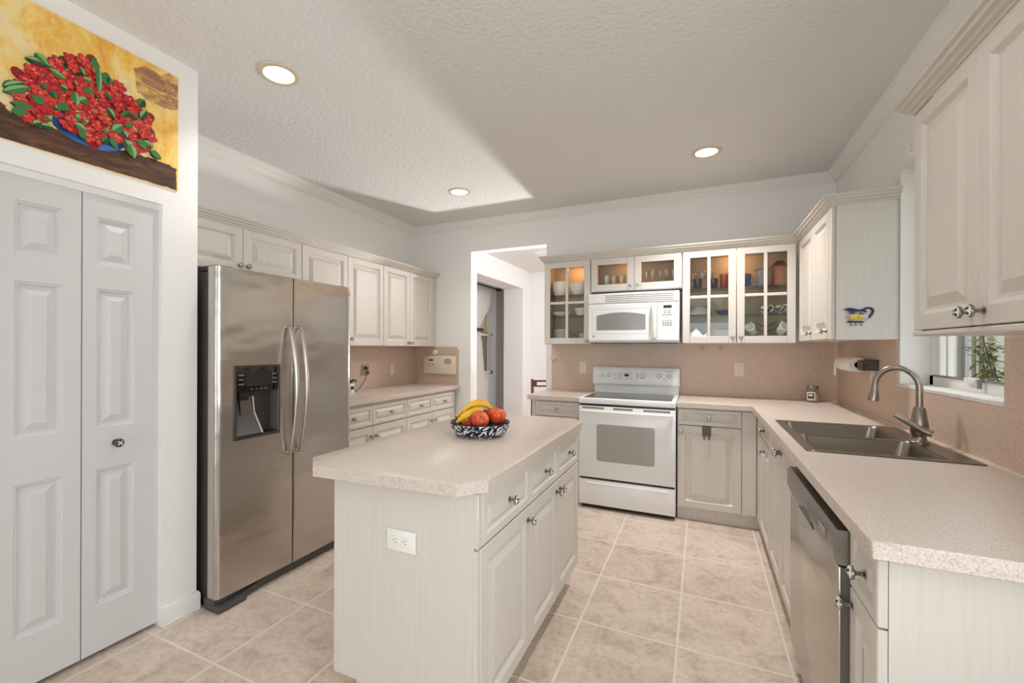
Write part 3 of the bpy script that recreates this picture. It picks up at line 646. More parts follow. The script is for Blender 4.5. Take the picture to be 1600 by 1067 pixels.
bm = B(); box(bm, x0, 0.066, z0, x1, 0.074, 1.10, 0); box(bm, x0, 0.0, z0, x0 + 0.008, 0.07, 1.10, 0); box(bm, x1 - 0.008, 0.0, z0, x1, 0.07, 1.10, 1)
loft(bm, [[(x0 + 0.008, 0.066, z0 + 0.01), (x0 + 0.008, 0.012, z0 + 0.01), (x0 + 0.008, 0.05, z0 + 0.13), (x0 + 0.008, 0.066, z0 + 0.24)], [(x0 + 0.16, 0.066, z0 + 0.01), (x0 + 0.16, 0.012, z0 + 0.01), (x0 + 0.135, 0.05, z0 + 0.13), (x0 + 0.135, 0.066, z0 + 0.24)]], 1)
loft(bm, [[(x0 + 0.16, 0.062, z0 + 0.01), (x0 + 0.16, 0.008, z0 + 0.01), (x0 + 0.135, 0.046, z0 + 0.13), (x0 + 0.135, 0.060, z0 + 0.24)], [(x0 + 0.170, 0.062, z0 + 0.01), (x0 + 0.170, 0.008, z0 + 0.01), (x0 + 0.145, 0.046, z0 + 0.13), (x0 + 0.145, 0.060, z0 + 0.24)]], 2)
obj('recess', bm, [DKGREY, MIDGREY, mat('light_grey_plastic', (196, 190, 184), 0.3)], dp)
bm = B(); box(bm, x0, 0.004, z0, x1, 0.074, z0 + 0.012, 0, 0.002); obj('drip_tray', bm, BLACK, dp)
bm = B(); box(bm, x0 + 0.03, 0.012, 1.05, x0 + 0.085, 0.06, 1.098, 0, 0.006); box(bm, x0 + 0.085, 0.02, 1.07, x0 + 0.125, 0.06, 1.098, 0, 0.004)
loft(bm, [[(x0 + 0.040, 0.022, 1.05), (x0 + 0.092, 0.022, 1.05), (x0 + 0.092, 0.028, 1.05), (x0 + 0.040, 0.028, 1.05)], [(x0 + 0.052, 0.030, 0.975), (x0 + 0.100, 0.030, 0.975), (x0 + 0.100, 0.036, 0.975), (x0 + 0.052, 0.036, 0.975)]], 1)
obj('nozzle', bm, [BLACK, CHROME], dp)
for par, hx in ((fd, 0.415), (rd, 0.487)):
    bm = B(); pts = [(hx, 0.004, 1.452)] + [(hx, -0.02 - 0.052 * math.sin(math.pi * k / 16) ** 0.8, 1.452 - 0.732 * k / 16) for k in range(17)] + [(hx, 0.004, 0.720)]
    tube(bm, pts, 0.0125, 12); obj('handle', bm, HANDLE, par)
bm = B(); box(bm, -0.004, -0.018, 0.0, FW * 0.16, 0.10, 0.030, 0, 0.008); box(bm, 0.0, 0.028, 0.012, FW, 0.11, 0.058, 0, 0.006)
loft(bm, [[(0.0, -0.016, 0.004), (0.0, -0.016, 0.028), (0.0, 0.06, 0.028), (0.0, 0.06, 0.004)], [(FW * 0.30, 0.022, 0.014), (FW * 0.30, 0.022, 0.05), (FW * 0.30, 0.06, 0.05), (FW * 0.30, 0.06, 0.014)], [(FW, 0.022, 0.014), (FW, 0.022, 0.05), (FW, 0.06, 0.05), (FW, 0.06, 0.014)]])
obj('base_grille', bm, mat('grille_grey', (70, 69, 67), 0.5), t)
bm = B(); box(bm, 0.01, 0.03, 1.726, 0.10, 0.20, 1.752, 0, 0.006); obj('hinge_cover', bm, DKGREY, t); bm = B(); box(bm, FW - 0.10, 0.03, 1.726, FW - 0.01, 0.20, 1.752, 0, 0.006); obj('hinge_cover', bm, DKGREY, t)
bm = B()
for k in range(4): box(bm, 0.0095, 0.21, 0.09 + k * 0.035, 0.0125, 0.27, 0.118 + k * 0.035)
obj('side_label', bm, mat('label_grey', (176, 174, 170), 0.6), t)
cu = bpy.data.curves.new('maker_mark', 'FONT'); cu.body = 'SAMSUNG'; cu.size = 0.026; cu.extrude = 0.0005; cu.align_x = 'CENTER'; cu.space_character = 1.15
co = bpy.data.objects.new('maker_mark_text', cu); C.objects.link(co); dg = bpy.context.evaluated_depsgraph_get(); dg.update()
me = bpy.data.meshes.new_from_object(co.evaluated_get(dg)); bpy.data.objects.remove(co)
me.materials.clear(); me.materials.append(HANDLE); mk = bpy.data.objects.new('maker_mark', me); C.objects.link(mk); mk.parent = rd; mk.location = (0.868, 0.0065, 1.690); mk.rotation_euler = (R(90), 0, R(1.2))

# ================================================================== range
t = thing('range', 'white electric range with a black glass cooktop', 'range', (-1.9035, -0.6649, 0), 0)
W_ = 0.760
bm = B(); box(bm, 0.003, 0.03, 0.03, W_ - 0.003, 0.635, 0.885); obj('body', bm, WHITEAP, t)
bm = B(); box(bm, 0, 0.0, 0.874, W_, 0.60, 0.921, 0, 0.008, 3); ck = obj('cooktop', bm, WHITEAP, t)
bm = B(); box(bm, 0.035, 0.035, 0.9195, W_ - 0.035, 0.545, 0.9225, 0, 0.001, 1)
obj('glass_top', bm, GLASSTOP, ck)
bm = B(); box(bm, 0.01, 0.012, 0.855, W_ - 0.01, 0.04, 0.875); obj('cooktop_gap', bm, BLACK, t); bm = B(); box(bm, 0.01, 0.02, 0.244, W_ - 0.01, 0.04, 0.262); obj('drawer_gap', bm, BLACK, t); bm = B(); box(bm, 0.02, 0.05, 0.0, W_ - 0.02, 0.6, 0.031); obj('plinth', bm, BLACK, t)
bm = B(); box(bm, 0.004, 0.0, 0.262, W_ - 0.004, 0.032, 0.856, 0, 0.006); od = obj('oven_door', bm, WHITEAP, t)
bm = B()
for a, b_ in ((0.03, 0.21), (0.285, 0.44), (0.52, 0.72)): box(bm, a, -0.001, 0.833, b_, 0.004, 0.848)
obj('vent_slots', bm, SLOT, od)
bm = B(); prism(bm, [(0.02, 0.0), (0.02, -0.022), (0.06, -0.042), (W_ - 0.06, -0.042), (W_ - 0.02, -0.022), (W_ - 0.02, 0.0), (W_ - 0.06, -0.012), (0.06, -0.012)], 0.782, 0.822, 0, None, 0.006); obj('handle', bm, WHITEPL, od)
def rrect(x0, x1, z0, z1, r, n_=6):
    p = []
    for cx_, cz_, a0 in ((x1 - r, z0 + r, -90), (x1 - r, z1 - r, 0), (x0 + r, z1 - r, 90), (x0 + r, z0 + r, 180)):
        for k in range(n_ + 1): a = R(a0 + 90 * k / n_); p.append((cx_ + r * math.cos(a), cz_ + r * math.sin(a)))
    return p
FR = Matrix(((1, 0, 0, 0), (0, 0, -1, 0), (0, 1, 0, 0), (0, 0, 0, 1)))      # polygon (x, z) extruded towards -y
bm = B(); prism(bm, rrect(0.152, 0.607, 0.404, 0.708, 0.022), -0.001, 0.0012, 0, FR); obj('window', bm, GREYW_, od)
bm = B(); box(bm, 0.004, 0.002, 0.036, W_ - 0.004, 0.032, 0.244, 0, 0.006); loft(bm, [[(0.06, 0.003, 0.214), (0.70, 0.003, 0.214), (0.70, 0.003, 0.222), (0.06, 0.003, 0.222)], [(0.07, -0.008, 0.216), (0.69, -0.008, 0.216), (0.69, -0.006, 0.220), (0.07, -0.006, 0.220)]]); obj('storage_drawer', bm, WHITEAP, t)
bm = B(); box(bm, 0.004, 0.585, 0.90, W_ - 0.004, 0.652, 1.004, 0, 0.004); bgd = obj('backguard', bm, WHITEAP, t)
bm = B(); loft(bm, [[(x, y, z) for y, z in ((0.652, 0.998), (0.548, 0.998), (0.545, 1.012), (0.572, 1.150), (0.590, 1.164), (0.652, 1.164))] for x in (-0.002, W_ + 0.002)]); cs = obj('control_console', bm, WHITEAP, bgd)
sl = math.atan2(0.027, 0.138)
def onslope(x, z, d=0.0): return (x, 0.545 + (z - 1.012) / 0.138 * 0.027 - d * math.cos(sl), z + d * math.sin(sl) * -1)
krot = (math.pi / 2 - 0, 0, 0)
def dial(x, z, r):
    bm = B(); lathe(bm, [(r * 1.1, 0.0), (r * 1.1, 0.003), (r, 0.004), (r * 0.86, 0.020), (r * 0.7, 0.022), (0.0005, 0.022)], None, 20); box(bm, -r * 0.16, -r * 0.82, 0.02, r * 0.16, r * 0.82, 0.027, 0, 0.002, 1); box(bm, -0.001, r * 0.5, 0.027, 0.001, r * 0.8, 0.0275, 1)
    obj('dial', bm, [WHITEPL, SLOT], cs, onslope(x, z), (R(90) - sl, 0, 0))
for x, r in ((0.074, 0.021), (0.149, 0.021), (0.452, 0.027), (0.592, 0.021), (0.677, 0.021)): dial(x, 1.085, r)
bm = B(); MS = Matrix.Translation(onslope(0, 1.085)) @ Matrix.Rotation(R(90) - sl, 4, 'X')
def lab(bm, x0, x1, z0, z1, d, mi):
    vs0 = len(bm.verts); tmp = B(); box(tmp, x0, z0, -0.001, x1, z1, d, mi); tmp.transform(MS); me_ = bpy.data.meshes.new('t'); tmp.to_mesh(me_); tmp.free(); bm.from_mesh(me_); bpy.data.meshes.remove(me_)
lab(bm, 0.228, 0.353, -0.034, 0.030, 0.0008, 0); lab(bm, 0.231, 0.350, -0.031, 0.027, 0.0012, 1); lab(bm, 0.288, 0.328, -0.010, 0.014, 0.0018, 2)
for k in range(2):
    for q in range(2): lab(bm, 0.240 + q * 0.02, 0.254 + q * 0.02, -0.012 + k * 0.018, -0.005 + k * 0.018, 0.0016, 0)
for k in range(3): lab(bm, 0.395, 0.412, -0.026 + k * 0.02, -0.019 + k * 0.02, 0.0008, 0)
for x, z in ((0.112, -0.026), (0.205, -0.030), (0.528, -0.002), (0.633, -0.026)): lab(bm, x - 0.004, x + 0.004, z - 0.004, z + 0.004, 0.001, 3)
for x in (0.205,):
    for k in range(2): lab(bm, x - 0.008, x + 0.008, -0.01 + k * 0.02, -0.006 + k * 0.02, 0.0008, 0)
lab(bm, 0.640, 0.705, 0.040, 0.043, 0.0006, 0); lab(bm, 0.690, 0.705, -0.045, -0.041, 0.0006, 0); lab(bm, 0.022, 0.738, 0.052, 0.054, 0.0006, 0)
obj('control_marks', bm, [SLOT, WHITEAP, DISPLAY, BLACK], cs)

# ================================================================== microwave
t = thing('microwave', 'white over-the-range microwave with a grey window', 'microwave', (-1.884, -0.390, 1.386), 0)
W_, H_ = 0.748, 0.430
bm = B(); box(bm, 0, 0.03, 0.0, W_, 0.385, H_, 0, 0.004); box(bm, 0.02, 0.06, -0.006, W_ - 0.02, 0.36, 0.0, 1); obj('body', bm, [WHITEAP, DKGREY], t)
def bow(x): return -0.022 * (1 - (2 * x / W_ - 1) ** 2)
def bowed(bm, x0, x1, z0, z1, mi=0, n_=14, off=0.0, back=0.034, r=0.008):
    lo = []
    for k in range(n_ + 1):
        x = x0 + (x1 - x0) * k / n_; y = bow(x) + off
        lo.append([(x, back, z0), (x, y + r, z0), (x, y, z0 + r), (x, y, z1 - r), (x, y + r, z1), (x, back, z1)])
    loft(bm, lo, mi)
bm = B(); bowed(bm, 0.0, W_, 0.342, H_); vg = obj('vent_panel', bm, WHITEAP, t)
bm = B()
for k in range(4):
    z = 0.356 + k * 0.016
    for x0, x1 in ((0.15, 0.705),) if k < 4 else (): bowed(bm, x0, x1, z, z + 0.006, 0, 14, -0.0012, 0.01, 0.001)
obj('vent_slots', bm, SLOT, vg)
bm = B(); bowed(bm, 0.0, 0.578, 0.012, 0.338); md = obj('microwave_door', bm, WHITEAP, t)
def bowpoly(bm, poly, d0, mi=0):
    lo = [[(x, bow(x) - d, z) for x, z in poly] for d in (-0.004, d0)]
    loft(bm, lo, mi, False, False); 
    c = (sum(p[0] for p in poly) / len(poly), sum(p[1] for p in poly) / len(poly))
    xs = sorted({round(p[0], 4) for p in poly})
    bm.faces.new([bm.verts.new((x, bow(x) - d0, z)) for x, z in poly]).material_index = mi
def archwin(x0, x1, z0, z1, rise, n_=16): return [(x0 + (x1 - x0) * k / n_, z0) for k in range(n_ + 1)] + [(x1 - (x1 - x0) * k / n_, z1 + rise * (1 - (2 * k / n_ - 1) ** 2)) for k in range(n_ + 1)]
bm = B(); n_ = 18; P0, P1 = [], []
pw = archwin(0.072, 0.487, 0.108, 0.236, 0.024)
lo = [[(0.072 + 0.415 * k / n_, bow(0.072 + 0.415 * k / n_) - 0.0015, 0.108), (0.072 + 0.415 * k / n_, bow(0.072 + 0.415 * k / n_) - 0.0015, 0.236 + 0.024 * (1 - (2 * k / n_ - 1) ** 2)), (0.072 + 0.415 * k / n_, bow(0.072 + 0.415 * k / n_) + 0.004, 0.236 + 0.024 * (1 - (2 * k / n_ - 1) ** 2)), (0.072 + 0.415 * k / n_, bow(0.072 + 0.415 * k / n_) + 0.004, 0.108)] for k in range(n_ + 1)]
loft(bm, lo); obj('window', bm, GREYM, md)
bm = B()
for z in (0.075, 0.290): bowed(bm, 0.035, 0.525, z, z + 0.003, 0, 14, -0.0008, 0.01, 0.0005)
for x in (0.035, 0.522): bowed(bm, x, x + 0.003, 0.075, 0.293, 0, 2, -0.0008, 0.01, 0.0005)
obj('frame_line', bm, mat('pale_grey', (200, 198, 194), 0.4), md)
bm = B(); loft(bm, [[(x, bow(0.556) - d, z) for x, d in ((0.538, -0.004), (0.540, b_), (0.556, b_ + 0.006), (0.572, b_), (0.574, -0.004))] for z, b_ in ((0.022, 0.004), (0.040, 0.024), (0.10, 0.030), (0.25, 0.030), (0.310, 0.024), (0.332, 0.004))]); obj('handle', bm, WHITEPL, md)
bm = B(); mx = Matrix.Translation((0.045, bow(0.045), 0.055)) @ Matrix.Rotation(math.pi / 2, 4, 'X'); lathe(bm, [(0.010, -0.002), (0.010, 0.0015), (0.0005, 0.0017)], mx, 20, 0); lathe(bm, [(0.0075, 0.0016), (0.0075, 0.0022), (0.006, 0.0022), (0.006, 0.0016)], mx, 20, 1, False, False); obj('badge', bm, [SLOT, WHITEPL], md)
bm = B(); bowed(bm, 0.582, W_, 0.012, 0.338); cp = obj('control_panel', bm, WHITEAP, t)
bm = B(); bowed(bm, 0.628, 0.692, 0.286, 0.310, 0, 4, -0.0015, 0.01, 0.0005); obj('display', bm, mat('amber_display', (46, 34, 20), 0.2), cp)
bm = B()
for rI, (z, n_, mi, x0, dx) in enumerate([(0.260, 2, 0, 0.632, 0.030), (0.244, 2, 0, 0.632, 0.030), (0.226, 4, 1, 0.622, 0.019), (0.206, 3, 0, 0.622, 0.016), (0.190, 3, 0, 0.622, 0.016), (0.174, 4, 0, 0.622, 0.019), (0.157, 4, 1, 0.622, 0.019), (0.140, 4, 1, 0.622, 0.019)]):
    for k in range(n_):
        x = x0 + dx * k; ww = 0.020 if n_ == 2 else (0.005 if n_ == 3 else 0.013); bowed(bm, x, x + ww, z, z + 0.008, mi, 2, -0.0012, 0.01, 0.0004)
obj('keypad', bm, [mat('key_grey', (150, 148, 144), 0.5), mat('key_dark', (104, 102, 98), 0.5)], cp)

# ================================================================== dishwasher
t = thing('dishwasher', 'stainless dishwasher under the right counter', 'dishwasher', (-0.622, -2.100, 0), -90)
W_ = 0.735
bm = B(); box(bm, 0.075, 0.04, 0.10, W_ - 0.004, 0.58, 0.868); box(bm, 0.01, 0.07, 0.0, W_ - 0.01, 0.56, 0.10, 1); obj('tub', bm, [DKGREY, BLACK], t)
bm = B(); box(bm, 0.002, 0.0, 0.105, W_ - 0.002, 0.006, 0.735, 0, 0.002); box(bm, 0.004, 0.006, 0.107, W_ - 0.003, 0.04, 0.733, 1); obj('door', bm, [STEEL, mat('door_edge', (112, 107, 102), 0.85, spec=0.1)], t)
bm = B(); loft(bm, [[(x, y, z) for y, z in ((0.045, 0.740), (-0.004, 0.740), (-0.012, 0.760), (-0.012, 0.826), (-0.004, 0.836), (0.045, 0.836))] for x in (0.002, W_ - 0.002)]); cp = obj('control_panel', bm, mat('steel_panel', (150, 143, 137), 0.35, 1.0), t)
bm = B(); loft(bm, [[(0.25 + 0.24 * k / 12, -0.0135, 0.745), (0.25 + 0.24 * k / 12, -0.0135, 0.748 + 0.022 * math.sin(math.pi * k / 12)), (0.25 + 0.24 * k / 12, -0.010, 0.748 + 0.022 * math.sin(math.pi * k / 12)), (0.25 + 0.24 * k / 12, -0.010, 0.745)] for k in range(13)]); obj('pocket_handle', bm, BLACK, cp)
bm = B(); box(bm, 0.40, -0.0132, 0.776, 0.66, -0.011, 0.812, 0, 0.0008, 1)
for k in range(5): box(bm, 0.57 + k * 0.016, -0.0142, 0.784, 0.580 + k * 0.016, -0.0125, 0.790, 1); box(bm, 0.57 + k * 0.016, -0.0142, 0.797, 0.580 + k * 0.016, -0.0125, 0.803, 1)
obj('buttons', bm, [MIDGREY, mat('light_grey_plastic', (196, 190, 184), 0.3)], cp)
bm = B(); lathe(bm, [(0.006, 0), (0.006, 0.0015), (0.0005, 0.0018)], Matrix.Translation((0.06, -0.012, 0.80)) @ Matrix.Rotation(math.pi / 2, 4, 'X'), 14); obj('badge', bm, CHROME, cp)

# ================================================================== sink and faucet
t = thing('sink', 'stainless double-bowl sink set in the right counter', 'sink', (0, 0, 0.9186))
SX0, SX1, SY0, SY1 = -0.578, -0.040, -2.166, -1.316
b1 = (-0.540, -0.130, -1.735, -1.352); b2 = (-0.540, -0.130, -2.130, -1.762)
bm = B(); grid(bm, [SX0, b1[0], b1[1], SX1], [SY0, b2[2], b2[3], b1[2], b1[3], SY1], lambda x, y: not (b1[0] < x < b1[1] and (b1[2] < y < b1[3] or b2[2] < y < b2[3])), 0.0005, 0.005, 'xyz', 0, 0.002); obj('deck', bm, SINKS, t)
def rr(x0, x1, y0, y1, r): return rrect(x0, x1, y0, y1, r, 5)
for b_ in (b1, b2):
    bm = B(); lo = []
    for z, i, r in ((0.0045, 0.0, 0.03), (-0.004, 0.004, 0.04), (-0.15, 0.016, 0.06), (-0.172, 0.035, 0.06), (-0.178, 0.07, 0.05)):
        lo.append([(x, y, z) for x, y in rr(b_[0] - 0.003 + i, b_[1] + 0.003 - i, b_[2] - 0.003 + i, b_[3] + 0.003 - i, r)])
    loft(bm, lo, 0, False, True); bo = obj('bowl', bm, SINKS, t)
    bm = B(); lathe(bm, [(0.045, 0.0), (0.042, 0.003), (0.03, 0.001), (0.0005, 0.0008)], Matrix.Translation(((b_[0] + b_[1]) / 2, (b_[2] + b_[3]) / 2, -0.178)), 24); obj('drain', bm, CHROME, bo)
t = thing('faucet', 'brushed nickel gooseneck faucet behind the sink', 'faucet', (-0.100, -1.790, 0.9236))
bm = B(); lathe(bm, [(0.034, 0), (0.034, 0.006), (0.026, 0.014), (0.024, 0.03), (0.030, 0.045), (0.032, 0.075), (0.028, 0.10), (0.021, 0.15), (0.0175, 0.158), (0.0005, 0.159)], None, 28); obj('base', bm, NICKEL, t)
d_ = Vector((-0.90, 0.44, 0)).normalized(); RG = 0.076
pts = [(0, 0, 0.15), (0, 0, 0.24)] + [tuple(d_ * (RG - RG * math.cos(R(a))) + Vector((0, 0, 0.24 + RG * math.sin(R(a)) * 1.15))) for a in range(12, 169, 12)] + [tuple(d_ * (RG * 1.99) + Vector((0, 0, 0.235)))]
bm = B(); tube(bm, pts, 0.0125, 14); sp = obj('spout', bm, NICKEL, t)
bm = B(); e = d_ * (RG * 2.0); tube(bm, [tuple(e + Vector((0, 0, 0.245))), tuple(e + Vector((0, 0, 0.215))), tuple(e + d_ * 0.004 + Vector((0, 0, 0.185))), tuple(e + d_ * 0.005 + Vector((0, 0, 0.172)))], 0.015, 16, 0, [0.0135, 0.015, 0.0215, 0.0215]); obj('spray_head', bm, NICKEL, sp)
bm = B(); c0 = Vector((0.0, -0.028, 0.060)); tube(bm, [tuple(c0 + Vector((0.030, -0.012, -0.012))), tuple(c0), tuple(c0 + Vector((-0.050, -0.004, 0.034))), tuple(c0 + Vector((-0.092, 0.006, 0.062)))], 0.01, 12, 0, [0.0155, 0.0145, 0.0115, 0.0105]); obj('lever', bm, NICKEL, t)

# ================================================================== wall plates and small wall things
def outlet(name, label, cat, loc, rz, w_=0.070, h_=0.115, kind='duplex', horizontal=False, m=None):
    t = thing(name, label, cat, loc, rz); m = m or IVORY
    bm = B(); box(bm, -w_ / 2, -0.006, -h_ / 2, w_ / 2, 0.0, h_ / 2, 0, 0.003); obj('plate', bm, m, t)
    bm = B()
    rots = []
    if kind == 'duplex':
        for s in (-1, 1): rots.append((0, s * 0.0205) if not horizontal else (s * 0.0205, 0))
        for cx_, cz_ in rots:
            box(bm, cx_ - 0.0165, -0.0085, cz_ - 0.0145, cx_ + 0.0165, -0.005, cz_ + 0.0145, 0, 0.002, 1)
            for s in (-1, 1):
                if horizontal: box(bm, cx_ - 0.004, -0.0090, cz_ + s * 0.006 - 0.001, cx_ + 0.006, -0.0080, cz_ + s * 0.006 + 0.001, 1)
                else: box(bm, cx_ + s * 0.006 - 0.001, -0.0090, cz_ - 0.001, cx_ + s * 0.006 + 0.001, -0.0080, cz_ + 0.008, 1)
            lathe(bm, [(0.0022, 0), (0.0022, 0.0006), (0.0003, 0.0006)], Matrix.Translation((cx_ - (0.010 if horizontal else 0), -0.0085, cz_ - (0 if horizontal else 0.008))) @ Matrix.Rotation(math.pi / 2, 4, 'X'), 8, 1)
    else:
        box(bm, -0.016, -0.009, -0.032, 0.016, -0.005, 0.032, 0, 0.002, 1); box(bm, -0.012, -0.0125, -0.026, 0.012, -0.008, 0.002, 0, 0.002, 1)
    obj('receptacle' if kind == 'duplex' else 'rocker', bm, [m, SLOT], t)
    return t
outlet('wall_outlet', 'ivory wall outlet on the backsplash left of the range', 'outlet', (-2.028, -0.0105, 1.146), 0)
outlet('wall_outlet', 'ivory wall outlet on the backsplash right of the range', 'outlet', (-0.675, -0.0105, 1.157), 0)
outlet('wall_outlet', 'ivory wall outlet on the left backsplash beside the tangled cord', 'outlet', (XL + 0.0105, -0.437, 1.097), 90)
outlet('wall_outlet', 'brownish wall outlet with a cord plugged in near the refrigerator', 'outlet', (XL + 0.0105, -0.862, 1.110), 90, 0.11, 0.115, m=mat('tan_plate', (176, 152, 126), 0.5))
outlet('light_switch', 'ivory switch plate on the right backsplash behind the faucet', 'switch', (-0.0100, -0.886, 1.160), -90, 0.072, 0.115, 'rocker')
outlet('island_outlet', 'white horizontal outlet on the near end of the island', 'outlet', (-1.898, -3.0965, 0.671), 0, 0.120, 0.074, 'duplex', True, WHITEPL)
bm = B(); pts = [(XL + 0.022, -0.86, 1.13), (XL + 0.06, -0.875, 1.12), (XL + 0.05, -0.89, 1.06), (XL + 0.08, -0.92, 1.04), (XL + 0.12, -1.00, 1.00), (XL + 0.17, -1.10, 0.965), (XL + 0.21, -1.18, 0.94), (XL + 0.22, -1.24, 0.93)]
box(bm, XL + 0.019, -0.885, 1.115, XL + 0.045, -0.850, 1.145, 0, 0.004); tube(bm, pts, 0.0035, 8)
box(bm, XL + 0.019, -0.85, 1.07, XL + 0.040, -0.825, 1.095, 0, 0.004); sobj('power_cord', 'dark power cord plugged in behind the white canister', 'cord', bm, DKMET)
t = thing('coffee_canister', 'white countertop appliance with a black lid behind the refrigerator edge', 'canister', (XL + 0.245, -1.345, 0.9186), 0)
bm = B(); lathe(bm, [(0.050, 0), (0.055, 0.006), (0.055, 0.085), (0.052, 0.10), (0.0005, 0.10)], None, 28); bod = obj('body', bm, WHITEPL, t)
bm = B(); loft(bm, [[(0.0563 * math.cos(a), 0.0563 * math.sin(a), z) for z in (0.045, 0.075)] + [(0.052 * math.cos(a), 0.052 * math.sin(a), z) for z in (0.075, 0.045)] for a in [R(-22 + 7 * k) for k in range(7)]]); obj('label', bm, DKGREY, bod)
bm = B(); lathe(bm, [(0.051, 0.10), (0.046, 0.115), (0.03, 0.124), (0.012, 0.128), (0.012, 0.140), (0.0005, 0.142)], None, 24); tube(bm, [(0.02, 0.02, 0.125), (0.05, 0.035, 0.127), (0.062, 0.04, 0.112)], 0.006, 8); obj('lid', bm, BLACK, t)
t = thing('wall_control_panel', 'beige intercom panel with a speaker grille on the left corner backsplash', 'intercom', (-3.681, -0.0105, 1.140), 0)
bm = B(); box(bm, -0.215, -0.022, -0.103, 0.215, 0.0, 0.103, 0, 0.004); obj('faceplate', bm, IVORY, t)
bm = B(); lathe(bm, [(0.048, 0), (0.048, 0.003), (0.042, 0.004), (0.0005, 0.003)], Matrix.Translation((0.115, -0.022, 0.042)) @ Matrix.Rotation(math.pi / 2, 4, 'X') @ Matrix.Diagonal((1.1, 0.72, 1, 1)), 28)
for k in range(5): box(bm, 0.075, -0.0268, 0.020 + k * 0.010, 0.155, -0.0255, 0.024 + k * 0.010, 1)
obj('speaker_grille', bm, [mat('pale_beige', (206, 196, 180), 0.5), SLOT], t)
bm = B(); box(bm, -0.140, -0.0235, 0.044, -0.080, -0.021, 0.062); obj('display', bm, BLACK, t)
bm = B(); box(bm, -0.170, -0.0245, -0.020, -0.050, -0.021, 0.026, 0, 0.001, 1); box(bm, -0.205, -0.0232, -0.045, 0.205, -0.021, -0.0425); box(bm, 0.10, -0.025, -0.022, 0.135, -0.021, -0.010); box(bm, -0.02, -0.0245, -0.075, 0.02, -0.021, -0.068)
obj('buttons', bm, mat('pale_beige', (206, 196, 180), 0.5), t)
bm = B(); lathe(bm, [(0.030, 0), (0.030, 0.008), (0.024, 0.014), (0.0005, 0.015)], Matrix.Translation((-3.745, -0.0105, 1.280)) @ Matrix.Rotation(math.pi / 2, 4, 'X'), 24); sobj('wall_button', 'round white wall sensor just above the beige intercom panel', 'sensor', bm, WHITEPL)
bm = B(); lathe(bm, [(0.030, 0), (0.030, 0.008), (0.024, 0.014), (0.0005, 0.015)], Matrix.Translation((-2.329, -0.0105, 1.240)) @ Matrix.Rotation(math.pi / 2, 4, 'X'), 24); sobj('wall_button', 'round pale wall sensor under the narrow glass cabinet by the doorway', 'sensor', bm, mat('pale_beige', (206, 196, 180), 0.5))
for x, s in ((-0.958, 'left'), (-0.811, 'right')):
    t = thing('adhesive_hook', 'pale diamond-shaped adhesive hook on the backsplash, %s of the pair' % s, 'hook', (x, -0.0105, 1.336), 0, 'adhesive hooks under the wide glass cabinet')
    bm = B(); prism(bm, [(0, -0.040), (0.036, 0.0), (0.0, 0.034), (-0.036, 0.0)], 0.0, 0.004, 0, FR, 0.001); obj('plate', bm, mat('pale_tan', (204, 184, 156), 0.45), t)
    bm = B(); tube(bm, [(0, -0.003, 0.012), (0, -0.014, 0.004), (0, -0.016, -0.014), (0, -0.026, -0.018), (0, -0.030, -0.008)], 0.004, 8); obj('peg', bm, mat('pale_tan', (204, 184, 156), 0.45), t)
# candle jar
t = thing('candle_jar', 'glass jar candle with a square label on the worktop corner', 'candle', (-0.178, -0.135, 0.9186), 0)
bm = B(); lathe(bm, [(0.0005, 0.0), (0.036, 0.0), (0.042, 0.008), (0.044, 0.05), (0.043, 0.085), (0.036, 0.096), (0.036, 0.102), (0.034, 0.102), (0.034, 0.095), (0.041, 0.084), (0.041, 0.01), (0.0005, 0.006)], None, 32, 0, False, False); obj('jar', bm, CLEAR, t)
bm = B(); lathe(bm, [(0.039, 0.009), (0.040, 0.07), (0.0005, 0.068)], None, 28); obj('wax', bm, WAX, t)
bm = B(); lathe(bm, [(0.040, 0.102), (0.041, 0.106), (0.041, 0.122), (0.036, 0.128), (0.0005, 0.129)], None, 28); obj('lid', bm, mat('smoky_lid', (126, 112, 98), 0.25, 0.3), t)
def curved_label(bm, r, a0, a1, z0, z1, mi, n_=8): loft(bm, [[(r * math.cos(R(a)), r * math.sin(R(a)), z0), (r * math.cos(R(a)), r * math.sin(R(a)), z1), ((r - 0.001) * math.cos(R(a)), (r - 0.001) * math.sin(R(a)), z1), ((r - 0.001) * math.cos(R(a)), (r - 0.001) * math.sin(R(a)), z0)] for a in [a0 + (a1 - a0) * k / n_ for k in range(n_ + 1)]], mi)
bm = B(); curved_label(bm, 0.0452, -150, -78, 0.022, 0.080, 0); curved_label(bm, 0.0458, -143, -86, 0.029, 0.073, 1); curved_label(bm, 0.0464, -135, -98, 0.048, 0.066, 2); obj('label', bm, [CERAM, mat('label_brown', (70, 56, 50), 0.5), WAX], t)
# paper towel
t = thing('paper_towel_holder', 'steel paper towel holder mounted on the right backsplash', 'holder', (-0.0100, -0.640, 1.235), -90)
bm = B(); box(bm, 0.235, -0.075, -0.030, 0.340, -0.071, 0.034, 0, 0.001, 1); box(bm, 0.330, -0.075, -0.030, 0.340, 0.0, 0.034, 0, 0.001, 1); box(bm, -0.10, -0.008, 0.018, 0.34, 0.0, 0.034); obj('bracket', bm, DKMET, t)
bm = B(); tube(bm, [(0.34, -0.062, 0.0), (-0.16, -0.062, 0.0)], 0.006, 10); obj('rod', bm, DKMET, t)
t = thing('paper_towel_roll', 'white roll of paper towel on the steel holder', 'paper towel', (-0.072, -0.640, 1.235), -90)
bm = B(); MX = Matrix.Rotation(math.pi / 2, 4, 'Y'); lathe(bm, [(0.020, -0.16), (0.045, -0.16), (0.046, -0.155), (0.046, 0.195), (0.045, 0.20), (0.020, 0.20), (0.020, -0.16)], MX, 32, 0, False, False); obj('roll', bm, PAPER, t)
